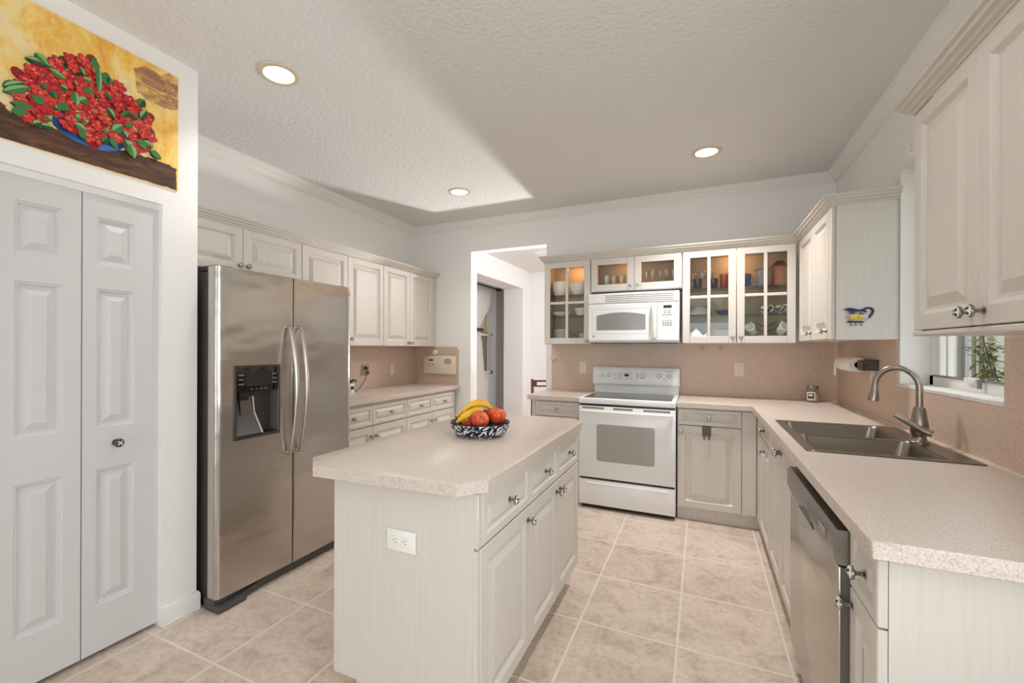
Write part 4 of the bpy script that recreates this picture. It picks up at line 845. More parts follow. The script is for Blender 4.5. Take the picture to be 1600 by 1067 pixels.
bm = B(); lathe(bm, [(0.020, -0.161), (0.0205, 0.201), (0.018, 0.201), (0.018, -0.161), (0.020, -0.161)], MX, 24, 0, False, False); obj('core', bm, mat('cardboard', (108, 88, 70), 0.8), t)
bm = B(); loft(bm, [[(x, -0.0466 + 0.003 * s, z) for x, z in ((-0.158, 0.0), (-0.112, 0.0))] + [(x, -0.0466 + 0.003 * s + 0.0012, z) for x, z in ((-0.112, 0.0), (-0.158, 0.0))] for s in (0,)] + [[(-0.158, -0.0466, z), (-0.112, -0.0466, z), (-0.112, -0.0454, z), (-0.158, -0.0454, z)] for z in (-0.04, -0.085)]); obj('loose_end', bm, PAPER, t)
# blue pitcher hook on the corner cabinet side
t = thing('pitcher_key_hook', 'blue and white ceramic pitcher plaque with lemons and three hooks', 'key hook', (-0.175, -1.2492, 1.513), 0); t.scale = (1.14, 1.1, 1.14)
sc_ = 0.0001462
def zp(a, b_): return ((a - 640) * 0.0146 / 85 , (500 - b_) * 0.0146 / 85)
bm = B(); n_ = 28; body = [(-0.003 + 0.047 * math.cos(2 * math.pi * k / n_), 0.003 + 0.0245 * math.sin(2 * math.pi * k / n_)) for k in range(n_)]
prism(bm, body, 0.0, 0.008, 0, FR, 0.003)
for k in range(22):
    a = 2 * math.pi * k / 22; x, z = -0.003 + 0.040 * math.cos(a), 0.003 + 0.0185 * math.sin(a); lathe(bm, [(0.0022, 0.0075), (0.0018, 0.0088), (0.0003, 0.009)], FR @ Matrix.Translation((x, z, 0)), 8, 1)
obj('jug_body', bm, [CERGREY, BLUEC], t)
rim = [zp(*q) for q in [(295, 275), (350, 245), (420, 235), (500, 245), (580, 275), (660, 285), (730, 265), (790, 245), (810, 270), (770, 320), (830, 355), (790, 370), (740, 345), (600, 345), (480, 350), (400, 335), (360, 295)]]
bm = B(); prism(bm, [(x, z - 0.0) for x, z in rim], 0.001, 0.010, 0, FR); obj('jug_rim', bm, BLUEC, t)
hd = [zp(*q) for q in [(770, 262), (840, 245), (900, 250), (945, 290), (955, 350), (930, 420), (880, 475), (865, 530)]]
bm = B(); tube(bm, [(x, -0.005, z) for x, z in hd], 0.0052, 10, 0, [0.005, 0.0045, 0.0045, 0.0048, 0.0048, 0.005, 0.0055, 0.006]); obj('jug_handle', bm, NAVY, t)
for (a, b_, l_, ang_) in ((510, 490, 0.0165, 18), (670, 495, 0.0125, -8)):
    x, z = zp(a, b_); bm = B(); bmesh.ops.create_uvsphere(bm, u_segments=20, v_segments=12, radius=1, matrix=Matrix.Translation((x, -0.008, z)) @ Matrix.Rotation(R(-ang_), 4, 'Y') @ Matrix.Diagonal((l_, 0.005, 0.0125, 1))); obj('lemon', bm, LEMON, t)
bm = B()
for q in ([(390, 385), (440, 358), (540, 372), (590, 395), (500, 405)], [(610, 395), (640, 378), (720, 385), (765, 412), (700, 425)]): prism(bm, [zp(*p) for p in q], 0.009, 0.0125, 0, FR)
obj('leaves', bm, DKGREEN, t)
bm = B(); prism(bm, [zp(*p) for p in [(380, 605), (740, 630), (745, 662), (365, 648)]], 0.0, 0.009, 0, FR); obj('foot', bm, NAVY, t)
for a in (450, 555, 680):
    x, z = zp(a, 655); bm = B(); tube(bm, [(x, -0.004, z), (x, -0.006, z - 0.006), (x - 0.002, -0.010, z - 0.012), (x, -0.016, z - 0.016), (x + 0.003, -0.018, z - 0.010)], 0.0014, 8); obj('hook', bm, mat('brass', (150, 120, 70), 0.35, 1.0), t)

# ================================================================== fruit bowl
BX, BY, BZ = -1.925, -2.452, 0.9186
BOWLM = mat('talavera_pattern', (236, 236, 232), 0.12)
_v = coords(BOWLM); nn, ll, bb = nodes(BOWLM)
vo = nn.new('ShaderNodeTexVoronoi'); vo.feature = 'DISTANCE_TO_EDGE'; ll.new(_v, vo.inputs['Vector']); vo.inputs['Scale'].default_value = 22
wv = nn.new('ShaderNodeTexWave'); wv.wave_type = 'RINGS'; ll.new(_v, wv.inputs['Vector']); wv.inputs['Scale'].default_value = 15; wv.inputs['Distortion'].default_value = 9; wv.inputs['Detail'].default_value = 1.5; wv.inputs['Detail Scale'].default_value = 2.2
c1 = ramp(BOWLM, wv.outputs['Fac'], [(0.36, (26, 34, 76)), (0.42, (232, 232, 230))]); c2 = ramp(BOWLM, vo.outputs['Distance'], [(0.05, (28, 36, 84)), (0.09, (236, 236, 232))])
mm = nn.new('ShaderNodeMix'); mm.data_type = 'RGBA'; mm.blend_type = 'MULTIPLY'; mm.inputs[0].default_value = 1.0; ll.new(c1, mm.inputs[6]); ll.new(c2, mm.inputs[7]); setcol(BOWLM, mm.outputs[2])
t = thing('fruit_bowl', 'blue and white patterned oval bowl of fruit on the island', 'bowl', (BX, BY, BZ), 0)
bm = B(); lathe(bm, [(0.0005, 0.0), (0.100, 0.0), (0.110, 0.004), (0.127, 0.020), (0.139, 0.044), (0.1435, 0.063)], None, 64, 0, False, False)
lathe(bm, [(0.1435, 0.063), (0.1425, 0.0655), (0.139, 0.064), (0.134, 0.050), (0.118, 0.016), (0.100, 0.009), (0.0005, 0.008)], None, 64, 1, False, False); obj('bowl', bm, [BOWLM, NAVY], t, recalc=False, ang=60)
APPLE = mat('apple_skin', (200, 60, 40), 0.3)
_v = coords(APPLE, (1, 1, 0.35)); setcol(APPLE, ramp(APPLE, noise(APPLE, _v, 40, 5, 0.7, 0.6), [(0.32, (168, 36, 28)), (0.48, (206, 74, 44)), (0.62, (226, 128, 62)), (0.74, (232, 178, 96))]))
APPLE2 = mat('apple_skin_orange', (214, 80, 40), 0.28)
_v = coords(APPLE2, (1, 1, 0.35)); setcol(APPLE2, ramp(APPLE2, noise(APPLE2, _v, 34, 5, 0.7, 0.6), [(0.30, (186, 44, 26)), (0.5, (216, 84, 40)), (0.72, (230, 128, 58))]))
BAN = mat('banana_peel', (238, 186, 40), 0.42); setcol(BAN, ramp(BAN, noise(BAN, coords(BAN), 16, 4), [(0.32, (222, 164, 34)), (0.6, (244, 196, 58))]))
BANT = mat('banana_tip', (58, 44, 26), 0.7)
RIGHTV, FWDV = Vector((math.cos(YAW), math.sin(YAW), 0)), Vector((-math.sin(YAW), math.cos(YAW), 0))
def at(r, d, z): p = Vector((BX, BY, BZ)) + RIGHTV * r + FWDV * d; return Vector((p.x, p.y, BZ + z))
def apple(lab_, c, rad, axis, m):
    t = thing('apple', lab_, 'apple', c); ax = Vector(axis).normalized(); q = Vector((0, 0, 1)).rotation_difference(ax).to_matrix().to_4x4()
    bm = B(); prof = []
    for k in range(25):
        a = math.pi * k / 24; r = rad * math.sin(a) * (1.02 + 0.05 * math.cos(a)); z = rad * 0.93 * math.cos(a) - rad * (0.34 * math.exp(-(r / (rad * 0.30)) ** 2) if math.cos(a) > 0 else -0.20 * math.exp(-(r / (rad * 0.26)) ** 2))
        prof.append((max(r, 0.0004), -z if False else z))
    lathe(bm, prof[::-1], q, 36); obj('flesh', bm, m, t, ang=80)
    bm = B(); tube(bm, [q @ Vector((0, 0, rad * 0.60)), q @ Vector((0.001, 0, rad * 0.85)), q @ Vector((0.004, 0.001, rad * 1.02))], 0.0018, 8); obj('stem', bm, BANT, t)
    bm = B(); lathe(bm, [(rad * 0.17, rad * 0.625), (rad * 0.06, rad * 0.60), (0.0004, rad * 0.60)], q, 14); obj('stem_cavity', bm, mat('apple_green', (150, 140, 60), 0.5), t)
apple('red and yellow apple in front of the bananas, stem facing the viewer', at(0.002, -0.063, 0.083), 0.041, tuple(-FWDV * 1.0 + RIGHTV * 0.15 + Vector((0, 0, 0.62))), APPLE)
apple('orange-red apple at the right end of the fruit bowl', at(0.080, -0.002, 0.092), 0.044, (0.2, 0.3, 1), APPLE2)
apple('small red apple half hidden between the two larger apples', at(0.040, 0.060, 0.080), 0.040, (0.1, 0.4, 1), APPLE)
apple('reddish apple low in the bowl under the bananas', at(-0.052, 0.028, 0.048), 0.038, (-0.4, -0.3, 1), APPLE2)
def banana(lab_, pts, group='bananas in the fruit bowl', rm=0.0195):
    P = [at(*p) for p in pts]; o0 = P[0].copy(); N = 22; cur = []
    for k in range(N + 1):
        u = k / N; n_ = len(P) - 1
        q = [p.copy() for p in P]
        while len(q) > 1: q = [a.lerp(b_, u) for a, b_ in zip(q, q[1:])]
        cur.append(q[0] - o0)
    rad = [rm * min(1.0, 0.34 + 3.6 * u * 0.55) * min(1.0, 0.30 + 3.6 * (1 - u) * 0.7) for u in [k / N for k in range(N + 1)]]
    t = thing('banana', lab_, 'banana', o0, 0, group)
    bm = B(); tube(bm, cur, 0.01, 6, 0, rad); obj('peel', bm, BAN, t, ang=75)
    d0 = (cur[0] - cur[1]).normalized(); d1 = (cur[-1] - cur[-2]).normalized()
    bm = B(); tube(bm, [cur[0] + d0 * -0.001, cur[0] + d0 * 0.007], rad[0] * 0.85, 8); obj('tip', bm, BANT, t)
    bm = B(); tube(bm, [cur[-1] + d1 * -0.001, cur[-1] + d1 * 0.012], rad[-1] * 0.8, 8); obj('stem', bm, BANT, t)
banana('yellow banana arching over the top of the fruit pile', [(-0.080, 0.012, 0.106), (-0.046, 0.018, 0.160), (0.024, 0.030, 0.164), (0.060, 0.036, 0.112)])
banana('yellow banana at the far left of the bowl, tip pointing left', [(-0.116, 0.045, 0.078), (-0.085, 0.058, 0.112), (-0.03, 0.085, 0.110), (0.02, 0.105, 0.075)])
banana('yellow banana lying lowest, below the arching one at front left', [(-0.110, -0.024, 0.062), (-0.076, -0.034, 0.092), (-0.026, -0.020, 0.126), (0.016, -0.002, 0.116)], rm=0.0205)

# ================================================================== painting over the pantry door
PY0, PZ0 = -3.04, 2.095
CL= [(-0.555, 0.272), (-0.518, 0.295), (-0.457, 0.362), (-0.433, 0.394), (-0.388, 0.411), (-0.359, 0.428), (-0.329, 0.404), (-0.288, 0.369), (-0.239, 0.389), (-0.194, 0.345), (-0.165, 0.312), (-0.129, 0.281), (-0.111, 0.205), (-0.154, 0.119), (-0.189, 0.139), (-0.245, 0.149), (-0.294, 0.128), (-0.34, 0.103), (-0.403, 0.113), (-0.449, 0.14), (-0.467, 0.138), (-0.539, 0.093), (-0.547, 0.129), (-0.567, 0.176)]
BOWL= [(-0.471, 0.142), (-0.46, 0.112), (-0.436, 0.096), (-0.403, 0.082), (-0.36, 0.076), (-0.314, 0.074), (-0.278, 0.083), (-0.24, 0.102), (-0.22, 0.129), (-0.214, 0.155), (-0.34, 0.191), (-0.435, 0.183)]
TABLE= [(-0.602, 0.13), (-0.579, 0.108), (-0.539, 0.093), (-0.502, 0.082), (-0.436, 0.111), (-0.34, 0.109), (-0.234, 0.107), (-0.148, 0.114), (-0.079, 0.116), (-0.006, 0.107), (-0.007, 0.002), (-0.178, 0.001), (-0.389, -0.001), (-0.603, -0.001), (-0.71, -0.005), (-0.71, 0.103)]
PATCH= [(-0.188, 0.494), (-0.14, 0.531), (-0.078, 0.524), (-0.039, 0.552), (0.001, 0.538), (-0.001, 0.391), (-0.066, 0.374), (-0.141, 0.379), (-0.176, 0.395)]
LEAF= [(-0.545, 0.328, -0.466, 0.336), (-0.516, 0.363, -0.48, 0.334), (-0.477, 0.324, -0.428, 0.307), (-0.602, 0.188, -0.547, 0.231), (-0.602, 0.169, -0.531, 0.223), (-0.583, 0.14, -0.519, 0.149), (-0.579, 0.103, -0.539, 0.133), (-0.525, 0.194, -0.489, 0.178), (-0.503, 0.249, -0.484, 0.235), (-0.444, 0.274, -0.421, 0.271), (-0.471, 0.242, -0.456, 0.215), (-0.398, 0.274, -0.393, 0.221), (-0.417, 0.21, -0.453, 0.18), (-0.384, 0.244, -0.359, 0.266), (-0.374, 0.293, -0.334, 0.307), (-0.383, 0.383, -0.369, 0.357), (-0.374, 0.342, -0.344, 0.346), (-0.339, 0.449, -0.326, 0.393), (-0.319, 0.416, -0.319, 0.308), (-0.293, 0.412, -0.298, 0.357), (-0.282, 0.398, -0.285, 0.364), (-0.303, 0.319, -0.272, 0.306), (-0.291, 0.262, -0.264, 0.232), (-0.174, 0.328, -0.15, 0.367), (-0.165, 0.278, -0.141, 0.324), (-0.234, 0.253, -0.206, 0.286), (-0.2, 0.275, -0.174, 0.267), (-0.217, 0.234, -0.203, 0.22), (-0.398, 0.146, -0.36, 0.132), (-0.398, 0.176, -0.379, 0.173), (-0.369, 0.177, -0.36, 0.163), (-0.382, 0.122, -0.36, 0.094), (-0.521, 0.087, -0.497, 0.104), (-0.5, 0.094, -0.463, 0.099), (-0.484, 0.136, -0.471, 0.124), (-0.309, 0.109, -0.286, 0.132), (-0.28, 0.14, -0.253, 0.103), (-0.27, 0.171, -0.234, 0.213), (-0.299, 0.168, -0.286, 0.158), (-0.228, 0.156, -0.189, 0.085), (-0.206, 0.145, -0.189, 0.085), (-0.174, 0.179, -0.144, 0.143), (-0.153, 0.18, -0.111, 0.167), (-0.126, 0.15, -0.079, 0.123), (-0.234, 0.187, -0.217, 0.167), (-0.462, 0.182, -0.449, 0.176)]

PBG = mat('painting_ground', (236, 190, 96), 0.45)
_v = coords(PBG, (1, 1, 1)); _f = noise(PBG, coords(PBG, (1, 5.0, 4.2)), 1.15, 8, 0.7, 0.5); _g = noise(PBG, coords(PBG, (1, 9, 5), (3, 1, 2)), 1.6, 6, 0.7, 0.3)
_c = ramp(PBG, _f, [(0.30, (206, 128, 30)), (0.41, (236, 176, 60)), (0.50, (246, 212, 122)), (0.58, (240, 224, 178)), (0.68, (230, 220, 204))])
setcol(PBG, mix(PBG, 0.4, _c, ramp(PBG, _g, [(0.35, (222, 150, 40)), (0.5, (246, 214, 124)), (0.65, (240, 190, 80))]))); bump(PBG, _f, 0.15, 0.003)
PTAB = mat('painting_table', (74, 46, 32), 0.5); _f = noise(PTAB, coords(PTAB, (1, 6, 22)), 1.2, 6, 0.7, 0.8); setcol(PTAB, ramp(PTAB, _f, [(0.3, (44, 28, 22)), (0.5, (78, 48, 34)), (0.66, (112, 74, 50)), (0.8, (160, 120, 90))]))
PPAT = mat('painting_plaster_patch', (170, 124, 92), 0.5); _f = noise(PPAT, coords(PPAT, (1, 9, 20)), 1.2, 6, 0.7, 1.0); setcol(PPAT, ramp(PPAT, _f, [(0.34, (138, 92, 66)), (0.48, (176, 130, 92)), (0.56, (224, 176, 92)), (0.72, (220, 196, 160))]))
PBLUE = mat('painting_blue', (22, 84, 156), 0.4); _f = noise(PBLUE, coords(PBLUE, (1, 3, 14)), 1.5, 3); setcol(PBLUE, ramp(PBLUE, _f, [(0.35, (14, 54, 118)), (0.55, (26, 94, 170)), (0.75, (110, 160, 210))]))
RED = [mat('petal_deep_red', (150, 20, 30), 0.45), mat('petal_red', (200, 34, 40), 0.45), mat('petal_scarlet', (222, 62, 44), 0.45), mat('petal_coral', (232, 122, 100), 0.45), mat('petal_orange_red', (210, 82, 52), 0.45)]
GRN = [mat('leaf_dark', (34, 76, 44), 0.45), mat('leaf_mid', (62, 120, 62), 0.45), mat('leaf_light', (136, 178, 116), 0.45)]
PM = [PBG, PTAB, PPAT, PBLUE] + RED + GRN + [mat('painting_edge', (226, 214, 196), 0.6)]
bm = B(); box(bm, 0.0, -0.66, 0.0, 0.006, 0.0, 0.556)
LV = [0.0062]
def blob(poly, mi):
    LV[0] += 0.00001; x = LV[0]
    f = bm.faces.new([bm.verts.new((x, max(min(a, -0.002), -0.658), max(min(b_, 0.554), 0.002))) for a, b_ in poly]); f.material_index = mi
    if f.normal.dot(Vector((1, 0, 0))) == 0: f.normal_update()
    if f.normal.x < 0: f.normal_flip()
def inside(p, poly):
    c = False
    for (x1, y1), (x2, y2) in zip(poly, poly[1:] + poly[:1]):
        if (y1 > p[1]) != (y2 > p[1]) and p[0] < (x2 - x1) * (p[1] - y1) / (y2 - y1) + x1: c = not c
    return c
def jag(poly, amp, n_=8):
    o = []
    for (x1, y1), (x2, y2) in zip(poly, poly[1:] + poly[:1]):
        for k in range(n_): u = k / n_; o.append((x1 + (x2 - x1) * u + random.uniform(-amp, amp), y1 + (y2 - y1) * u + random.uniform(-amp, amp)))
    return o
blob(jag(PATCH, 0.004), 2); blob(jag(TABLE, 0.004), 1); blob(BOWL, 3)
def leafshape(a0, b0, a1, b1, wid, mi, mi2):
    p, q = Vector((a0, b0)), Vector((a1, b1)); d = q - p; s = Vector((-d.y, d.x)).normalized() * wid
    ks = [0, .12, .3, .5, .7, .88, 1]; ws = [0, .55, .95, 1, .8, .45, 0]
    L1 = [tuple(p + d * k + s * w_) for k, w_ in zip(ks, ws)]; L2 = [tuple(p + d * k - s * w_) for k, w_ in zip(ks, ws)][::-1][1:-1]
    blob(L1 + L2, mi); blob([tuple(p + d * k + s * w_ * 0.85) for k, w_ in zip(ks, ws)] + [tuple(p + d * k + s * 0.1 * w_) for k, w_ in zip(ks, ws)][::-1][1:-1], mi2)
def petal(cx_, cz_, a, L, wd, mi):
    pts = []
    for k in range(9):
        u = 2 * math.pi * k / 9; x, y = L * 0.52 + L * 0.5 * math.cos(u), wd * math.sin(u); pts.append((cx_ + x * math.cos(a) - y * math.sin(a), cz_ + x * math.sin(a) + y * math.cos(a)))
    blob(pts, mi)
import itertools
for k in range(60):
    while True:
        p = (random.uniform(-0.58, -0.10), random.uniform(0.08, 0.44))
        if inside(p, CL): break
    petal(p[0], p[1], random.uniform(0, 6.28), 0.05, 0.02, random.choice([4, 4, 9, 5]))
for a in LEAF: leafshape(*a, 0.012 + 0.007 * random.random(), 9, 10)
cells = []
for k in range(6000):
    p = (random.uniform(-0.58, -0.10), random.uniform(0.07, 0.45))
    if inside(p, CL) and all((p[0] - q[0]) ** 2 + (p[1] - q[1]) ** 2 > 0.030 ** 2 for q in cells): cells.append(p)
for p in cells:
    base = random.choice([1, 1, 1, 2, 2, 4, 3 if -0.42 < p[0] < -0.2 else 1]); r0 = random.uniform(0, 6.28)
    for q in range(5):
        a = r0 + q * 1.2566; L = random.uniform(0.019, 0.027)
        petal(p[0], p[1], a, L * 1.12, L * 0.46, 4); petal(p[0] + 0.001, p[1] + 0.001, a, L, L * 0.38, 4 + random.choice([base, base, base, 2 if base == 1 else 1]))
        if random.random() < 0.35: petal(p[0] + 0.002, p[1] + 0.002, a, L * 0.6, L * 0.16, 7)
    petal(p[0] - 0.004, p[1], r0, 0.008, 0.004, 4)
for k in range(len(LEAF) // 2, len(LEAF)): leafshape(*LEAF[k], 0.012 + 0.007 * random.random(), random.choice([9, 10]), random.choice([10, 11, 11]))
for k in range(0, len(LEAF) // 2): leafshape(*LEAF[k], 0.011 + 0.006 * random.random(), random.choice([9, 10]), random.choice([10, 11]))
t = sobj('flower_painting', 'painting of red flowers in a blue bowl above the pantry door', 'painting', bm, PM, (PX + 0.0005, PY0, PZ0), ang=20)

# ================================================================== glass cabinet contents
TUM = None
def glassware(kind, x, y, z, label, group, m, s=1.0):
    bm = B()
    if kind == 'tumbler': pr = [(0.0005, 0), (0.026, 0), (0.029, 0.004), (0.033, 0.12), (0.0315, 0.12), (0.027, 0.010), (0.0005, 0.009)]
    elif kind == 'short': pr = [(0.0005, 0), (0.030, 0), (0.034, 0.006), (0.036, 0.085), (0.0345, 0.085), (0.032, 0.012), (0.0005, 0.010)]
    elif kind == 'flute': pr = [(0.0005, 0), (0.028, 0.0), (0.027, 0.003), (0.005, 0.008), (0.004, 0.06), (0.012, 0.08), (0.021, 0.11), (0.023, 0.17), (0.022, 0.17), (0.019, 0.112), (0.0005, 0.084)]
    elif kind == 'wine': pr = [(0.0005, 0), (0.032, 0.0), (0.031, 0.003), (0.006, 0.008), (0.0045, 0.06), (0.016, 0.072), (0.034, 0.10), (0.036, 0.125), (0.030, 0.155), (0.029, 0.155), (0.0345, 0.125), (0.032, 0.102), (0.0005, 0.074)]
    lathe(bm, [(r * s, h_ * s) for r, h_ in pr], None, 20, 0, False, False)
    return sobj({'tumbler': 'tumbler', 'short': 'short_glass', 'flute': 'champagne_flute', 'wine': 'wine_glass'}[kind], label, 'glass', bm, m, (x, y, z), group=group, ang=50)
def repeat(src, spots):
    for x, y, z in spots:
        c = src.copy(); C.objects.link(c); c.location = (x, y, z)
S2 = 1.8665
o = glassware('tumbler', -1.790, -0.12, S2, 'tall clear tumbler in the left half of the cabinet above the microwave', 'tumblers above the microwave', CLEAR, 1.15); repeat(o, [(-1.705, -0.17, S2), (-1.640, -0.13, S2), (-1.575, -0.19, S2), (-1.755, -0.235, S2)])
o = glassware('flute', -1.420, -0.15, S2, 'clear stemmed glass in the right half of the cabinet above the microwave', 'stemmed glasses above the microwave', CLEAR, 0.95); repeat(o, [(-1.365, -0.20, S2), (-1.310, -0.13, S2), (-1.250, -0.19, S2), (-1.195, -0.15, S2)])
S3 = 1.839
o = glassware('wine', -1.035, -0.13, S3, 'clear wine glass on the upper shelf of the wide cabinet, left door', 'wine glasses on the upper shelf', CLEAR, 0.95); repeat(o, [(-0.965, -0.18, S3), (-0.905, -0.12, S3)])
o = glassware('short', -0.880, -0.205, S3, 'blue tinted glass on the upper shelf of the wide cabinet', 'blue glasses on the upper shelf', BLUEG, 0.95); repeat(o, [(-1.000, -0.225, S3)])
o = glassware('tumbler', -0.800, -0.17, S3, 'amber tumbler glowing on the upper shelf near the cabinet light', 'amber tumblers on the upper shelf', AMBERG, 1.0); repeat(o, [(-0.740, -0.12, S3)])
def ceramic(name, label, cat, loc, prof, m, group=None, extra=None, seg=32, rz=0):
    t = thing(name, label, cat, loc, rz, group)
    bm = B(); lathe(bm, prof, None, seg, 0, False, False); obj('body', bm, m, t, ang=60)
    if extra: extra(t)
    return t
BOWLP = [(0.0005, 0), (0.045, 0), (0.050, 0.006), (0.075, 0.05), (0.086, 0.110), (0.083, 0.110), (0.070, 0.05), (0.04, 0.010), (0.0005, 0.009)]
ceramic('serving_bowl', 'deep white bowl on the top shelf of the narrow glass cabinet', 'bowl', (-2.215, -0.16, 1.839), [(0.0005, 0), (0.055, 0), (0.060, 0.006), (0.078, 0.06), (0.080, 0.135), (0.077, 0.135), (0.074, 0.06), (0.05, 0.010), (0.0005, 0.009)], CERAM)
def bird(t):
    bm = B(); bmesh.ops.create_uvsphere(bm, u_segments=14, v_segments=10, radius=1, matrix=Matrix.Translation((0.055, 0.03, 0.125)) @ Matrix.Diagonal((0.016, 0.014, 0.022, 1))); bmesh.ops.create_uvsphere(bm, u_segments=12, v_segments=8, radius=0.010, matrix=Matrix.Translation((0.058, 0.028, 0.150))); obj('finial', bm, BROWNW, t)
ceramic('serving_bowl', 'flared white bowl with a dark finial on the top shelf of the narrow glass cabinet', 'bowl', (-2.035, -0.17, 1.839), BOWLP, CERAM, None, bird)
ceramic('oval_platter', 'wide white dish on the middle shelf of the narrow glass cabinet', 'dish', (-2.20, -0.16, 1.644), [(0.0005, 0), (0.06, 0), (0.065, 0.006), (0.105, 0.032), (0.103, 0.035), (0.062, 0.012), (0.0005, 0.010)], CERAM)
ceramic('dish_stack', 'tall white dish on the middle shelf, right side of the narrow glass cabinet', 'dish', (-1.995, -0.17, 1.644), [(0.0005, 0), (0.05, 0), (0.055, 0.01), (0.078, 0.07), (0.075, 0.07), (0.05, 0.014), (0.0005, 0.012)], CERAM)
o = None
for col_, n_, lab_ in ((-2.20, 9, 'white plate in the stack at the bottom of the narrow glass cabinet'), (-1.985, 6, 'white saucer in the right stack at the bottom of the narrow glass cabinet')):
    r = 0.088 if n_ == 9 else 0.052
    for k in range(n_):
        if k == 0:
            bm = B(); lathe(bm, [(0.0005, 0), (r * 0.6, 0), (r * 0.66, 0.004), (r, 0.014), (r * 0.98, 0.0165), (r * 0.62, 0.007), (0.0005, 0.006)], None, 28, 0, False, False); o = sobj('plate' if n_ == 9 else 'saucer', lab_, 'plate', bm, CERAM, (col_, -0.15, 1.391), group='plates stacked at the bottom of the narrow cabinet' if n_ == 9 else 'saucers stacked at the bottom of the narrow cabinet')
        else:
            c = o.copy(); C.objects.link(c); c.location = (col_, -0.15, 1.391 + k * 0.0135)
for spot, n_, grp, zb, m, lab_ in (((-0.985, -0.15), 7, 'dinner plates on the middle shelf', 1.614, CERGREY, 'grey-white plate in the stack on the middle shelf of the wide cabinet'), ((-0.80, -0.15), 8, 'plates at the bottom of the wide cabinet', 1.395, CERGREY, 'grey plate in the bottom stack of the wide cabinet, left door')):
    for k in range(n_):
        if k == 0:
            r = 0.105; bm = B(); lathe(bm, [(0.0005, 0), (r * 0.6, 0), (r * 0.66, 0.004), (r, 0.012), (r * 0.98, 0.0145), (r * 0.62, 0.007), (0.0005, 0.006)], None, 32, 0, False, False); o = sobj('plate', lab_, 'plate', bm, m, (spot[0], spot[1], zb), group=grp)
        else: c = o.copy(); C.objects.link(c); c.location = (spot[0], spot[1], zb + k * 0.011)
ceramic('small_blue_bowl', 'small dark blue bowl behind the left door of the wide cabinet', 'bowl', (-0.80, -0.16, 1.614), [(0.0005, 0), (0.035, 0), (0.04, 0.006), (0.065, 0.04), (0.063, 0.041), (0.036, 0.01), (0.0005, 0.009)], BLUEC)
def spout(t):
    bm = B(); tube(bm, [(0.035, 0, 0.04), (0.07, 0, 0.045), (0.095, 0, 0.08)], 0.01, 10, 0, [0.016, 0.012, 0.008]); obj('spout', bm, CERAM, t)
    bm = B(); tube(bm, [(-0.035, 0, 0.075), (-0.065, 0, 0.07), (-0.068, 0, 0.035), (-0.04, 0, 0.02)], 0.005, 8); obj('handle', bm, CERAM, t)
ceramic('teapot', 'white teapot low behind the left door of the wide cabinet', 'teapot', (-1.010, -0.175, 1.395), [(0.0005, 0), (0.035, 0), (0.052, 0.03), (0.048, 0.06), (0.028, 0.085), (0.03, 0.09), (0.012, 0.10), (0.009, 0.112), (0.0005, 0.115)], CERAM, None, spout)
def mughandle(m):
    def f(t):
        bm = B(); tube(bm, [(0.030, 0, 0.075), (0.055, 0, 0.07), (0.058, 0, 0.04), (0.032, 0, 0.022)], 0.005, 8); obj('handle', bm, m, t)
    return f
MUG = [(0.0005, 0), (0.030, 0), (0.034, 0.004), (0.036, 0.09), (0.033, 0.09), (0.031, 0.008), (0.0005, 0.007)]
ceramic('mug', 'dark blue mug on the upper shelf behind the right door of the wide cabinet', 'mug', (-0.640, -0.19, 1.839), [(r * 1.05, h_ * 1.15) for r, h_ in MUG], BLUEC, None, mughandle(BLUEC))
t = thing('tea_tin', 'grey tin box on the upper shelf beside the blue mug', 'tin', (-0.520, -0.15, 1.839), 12)
bm = B(); box(bm, -0.04, -0.04, 0, 0.04, 0.04, 0.135, 0, 0.004); obj('body', bm, mat('tin_grey', (120, 122, 128), 0.4, 0.4), t)
bm = B(); box(bm, -0.042, -0.042, 0.136, 0.042, 0.042, 0.152, 0, 0.004); obj('lid', bm, mat('tin_grey', (120, 122, 128), 0.4, 0.4), t)
t = thing('reflection_box', 'brown roofed box standing in for a reflection at the right end of the wide cabinet', 'canister', (-0.405, -0.16, 1.839), 0)  # solid shape built in place of a reflection in the cabinet glass
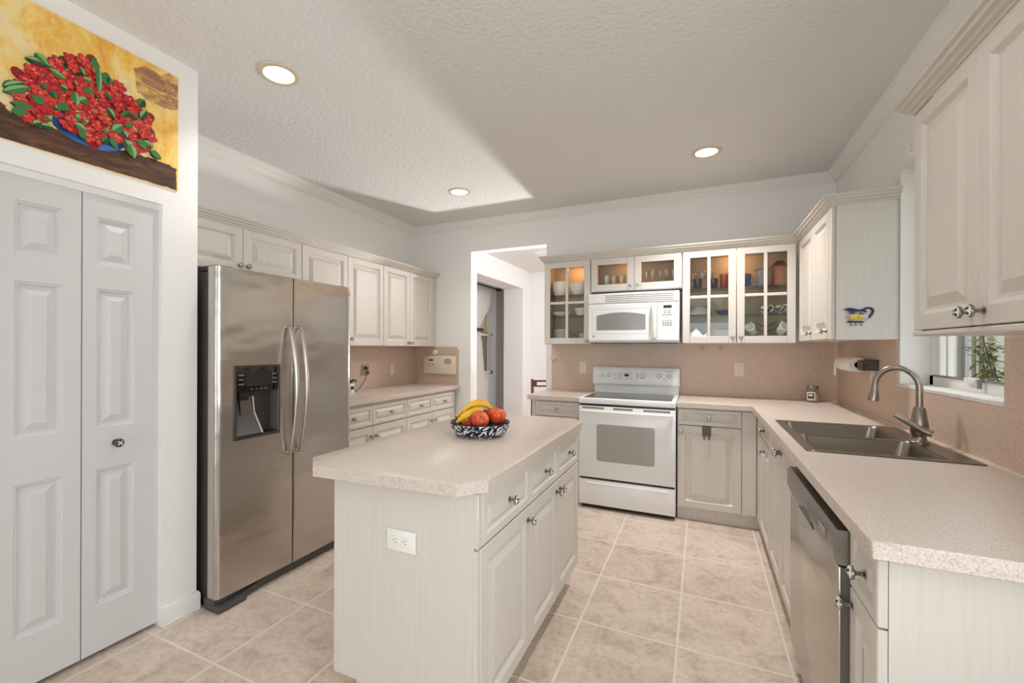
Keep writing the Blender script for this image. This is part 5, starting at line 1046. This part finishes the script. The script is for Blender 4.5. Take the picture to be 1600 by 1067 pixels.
bm = B(); box(bm, -0.045, -0.045, 0, 0.045, 0.045, 0.16, 0, 0.004); obj('body', bm, COPPER, t)
bm = B(); loft(bm, [[(-0.055, -0.055, 0.161), (0.055, -0.055, 0.161), (0.055, 0.055, 0.161), (-0.055, 0.055, 0.161)], [(-0.02, -0.02, 0.20), (0.02, -0.02, 0.20), (0.02, 0.02, 0.20), (-0.02, 0.02, 0.20)]]); obj('lid', bm, BROWNW, t)
for x, y, g in ((-0.405, -0.16, 'right'), (-0.50, -0.13, 'left')):
    ceramic('cup', 'blue and white cup on the middle shelf, %s of the pair' % g, 'cup', (x, y, 1.614), [(r * 0.95, h_ * 0.75) for r, h_ in MUG], BOWLM, 'blue and white cups on the middle shelf', mughandle(CERAM))
t = thing('mug_rack', 'dark wire mug rack at the bottom of the wide cabinet, right door', 'rack', (-0.500, -0.15, 1.395), 0)
bm = B(); lathe(bm, [(0.0005, 0), (0.06, 0), (0.06, 0.008), (0.0005, 0.009)], None, 24); tube(bm, [(0, 0, 0.008), (0, 0, 0.19)], 0.005, 8)
for a in (205, 335, 90): ca, sa = math.cos(R(a)), math.sin(R(a)); tube(bm, [(0, 0, 0.115), (0.08 * ca, 0.08 * sa, 0.15)], 0.003, 6); tube(bm, [(0, 0, 0.07), (0.07 * ca, 0.07 * sa, 0.10)], 0.003, 6)
obj('frame', bm, BLACK, t)
for x, y, rz, tilt, s in ((-0.590, -0.150, 200, 62, 'left'), (-0.405, -0.160, 160, 62, 'right')):
    t = thing('mug', 'white mug hanging tilted on the %s side of the wire rack' % s, 'mug', (x, y, 1.47), 0, 'white mugs on the wire rack')
    t.rotation_euler = (R(tilt), 0, R(25 if s == 'right' else -20))
    bm = B(); lathe(bm, MUG, None, 24, 0, False, False); body = obj('body', bm, CERAM, t, ang=60)
    bm = B(); tube(bm, [(0.0, 0.030, 0.075), (0, 0.055, 0.07), (0, 0.058, 0.04), (0, 0.032, 0.022)], 0.005, 8); obj('handle', bm, CERAM, t)
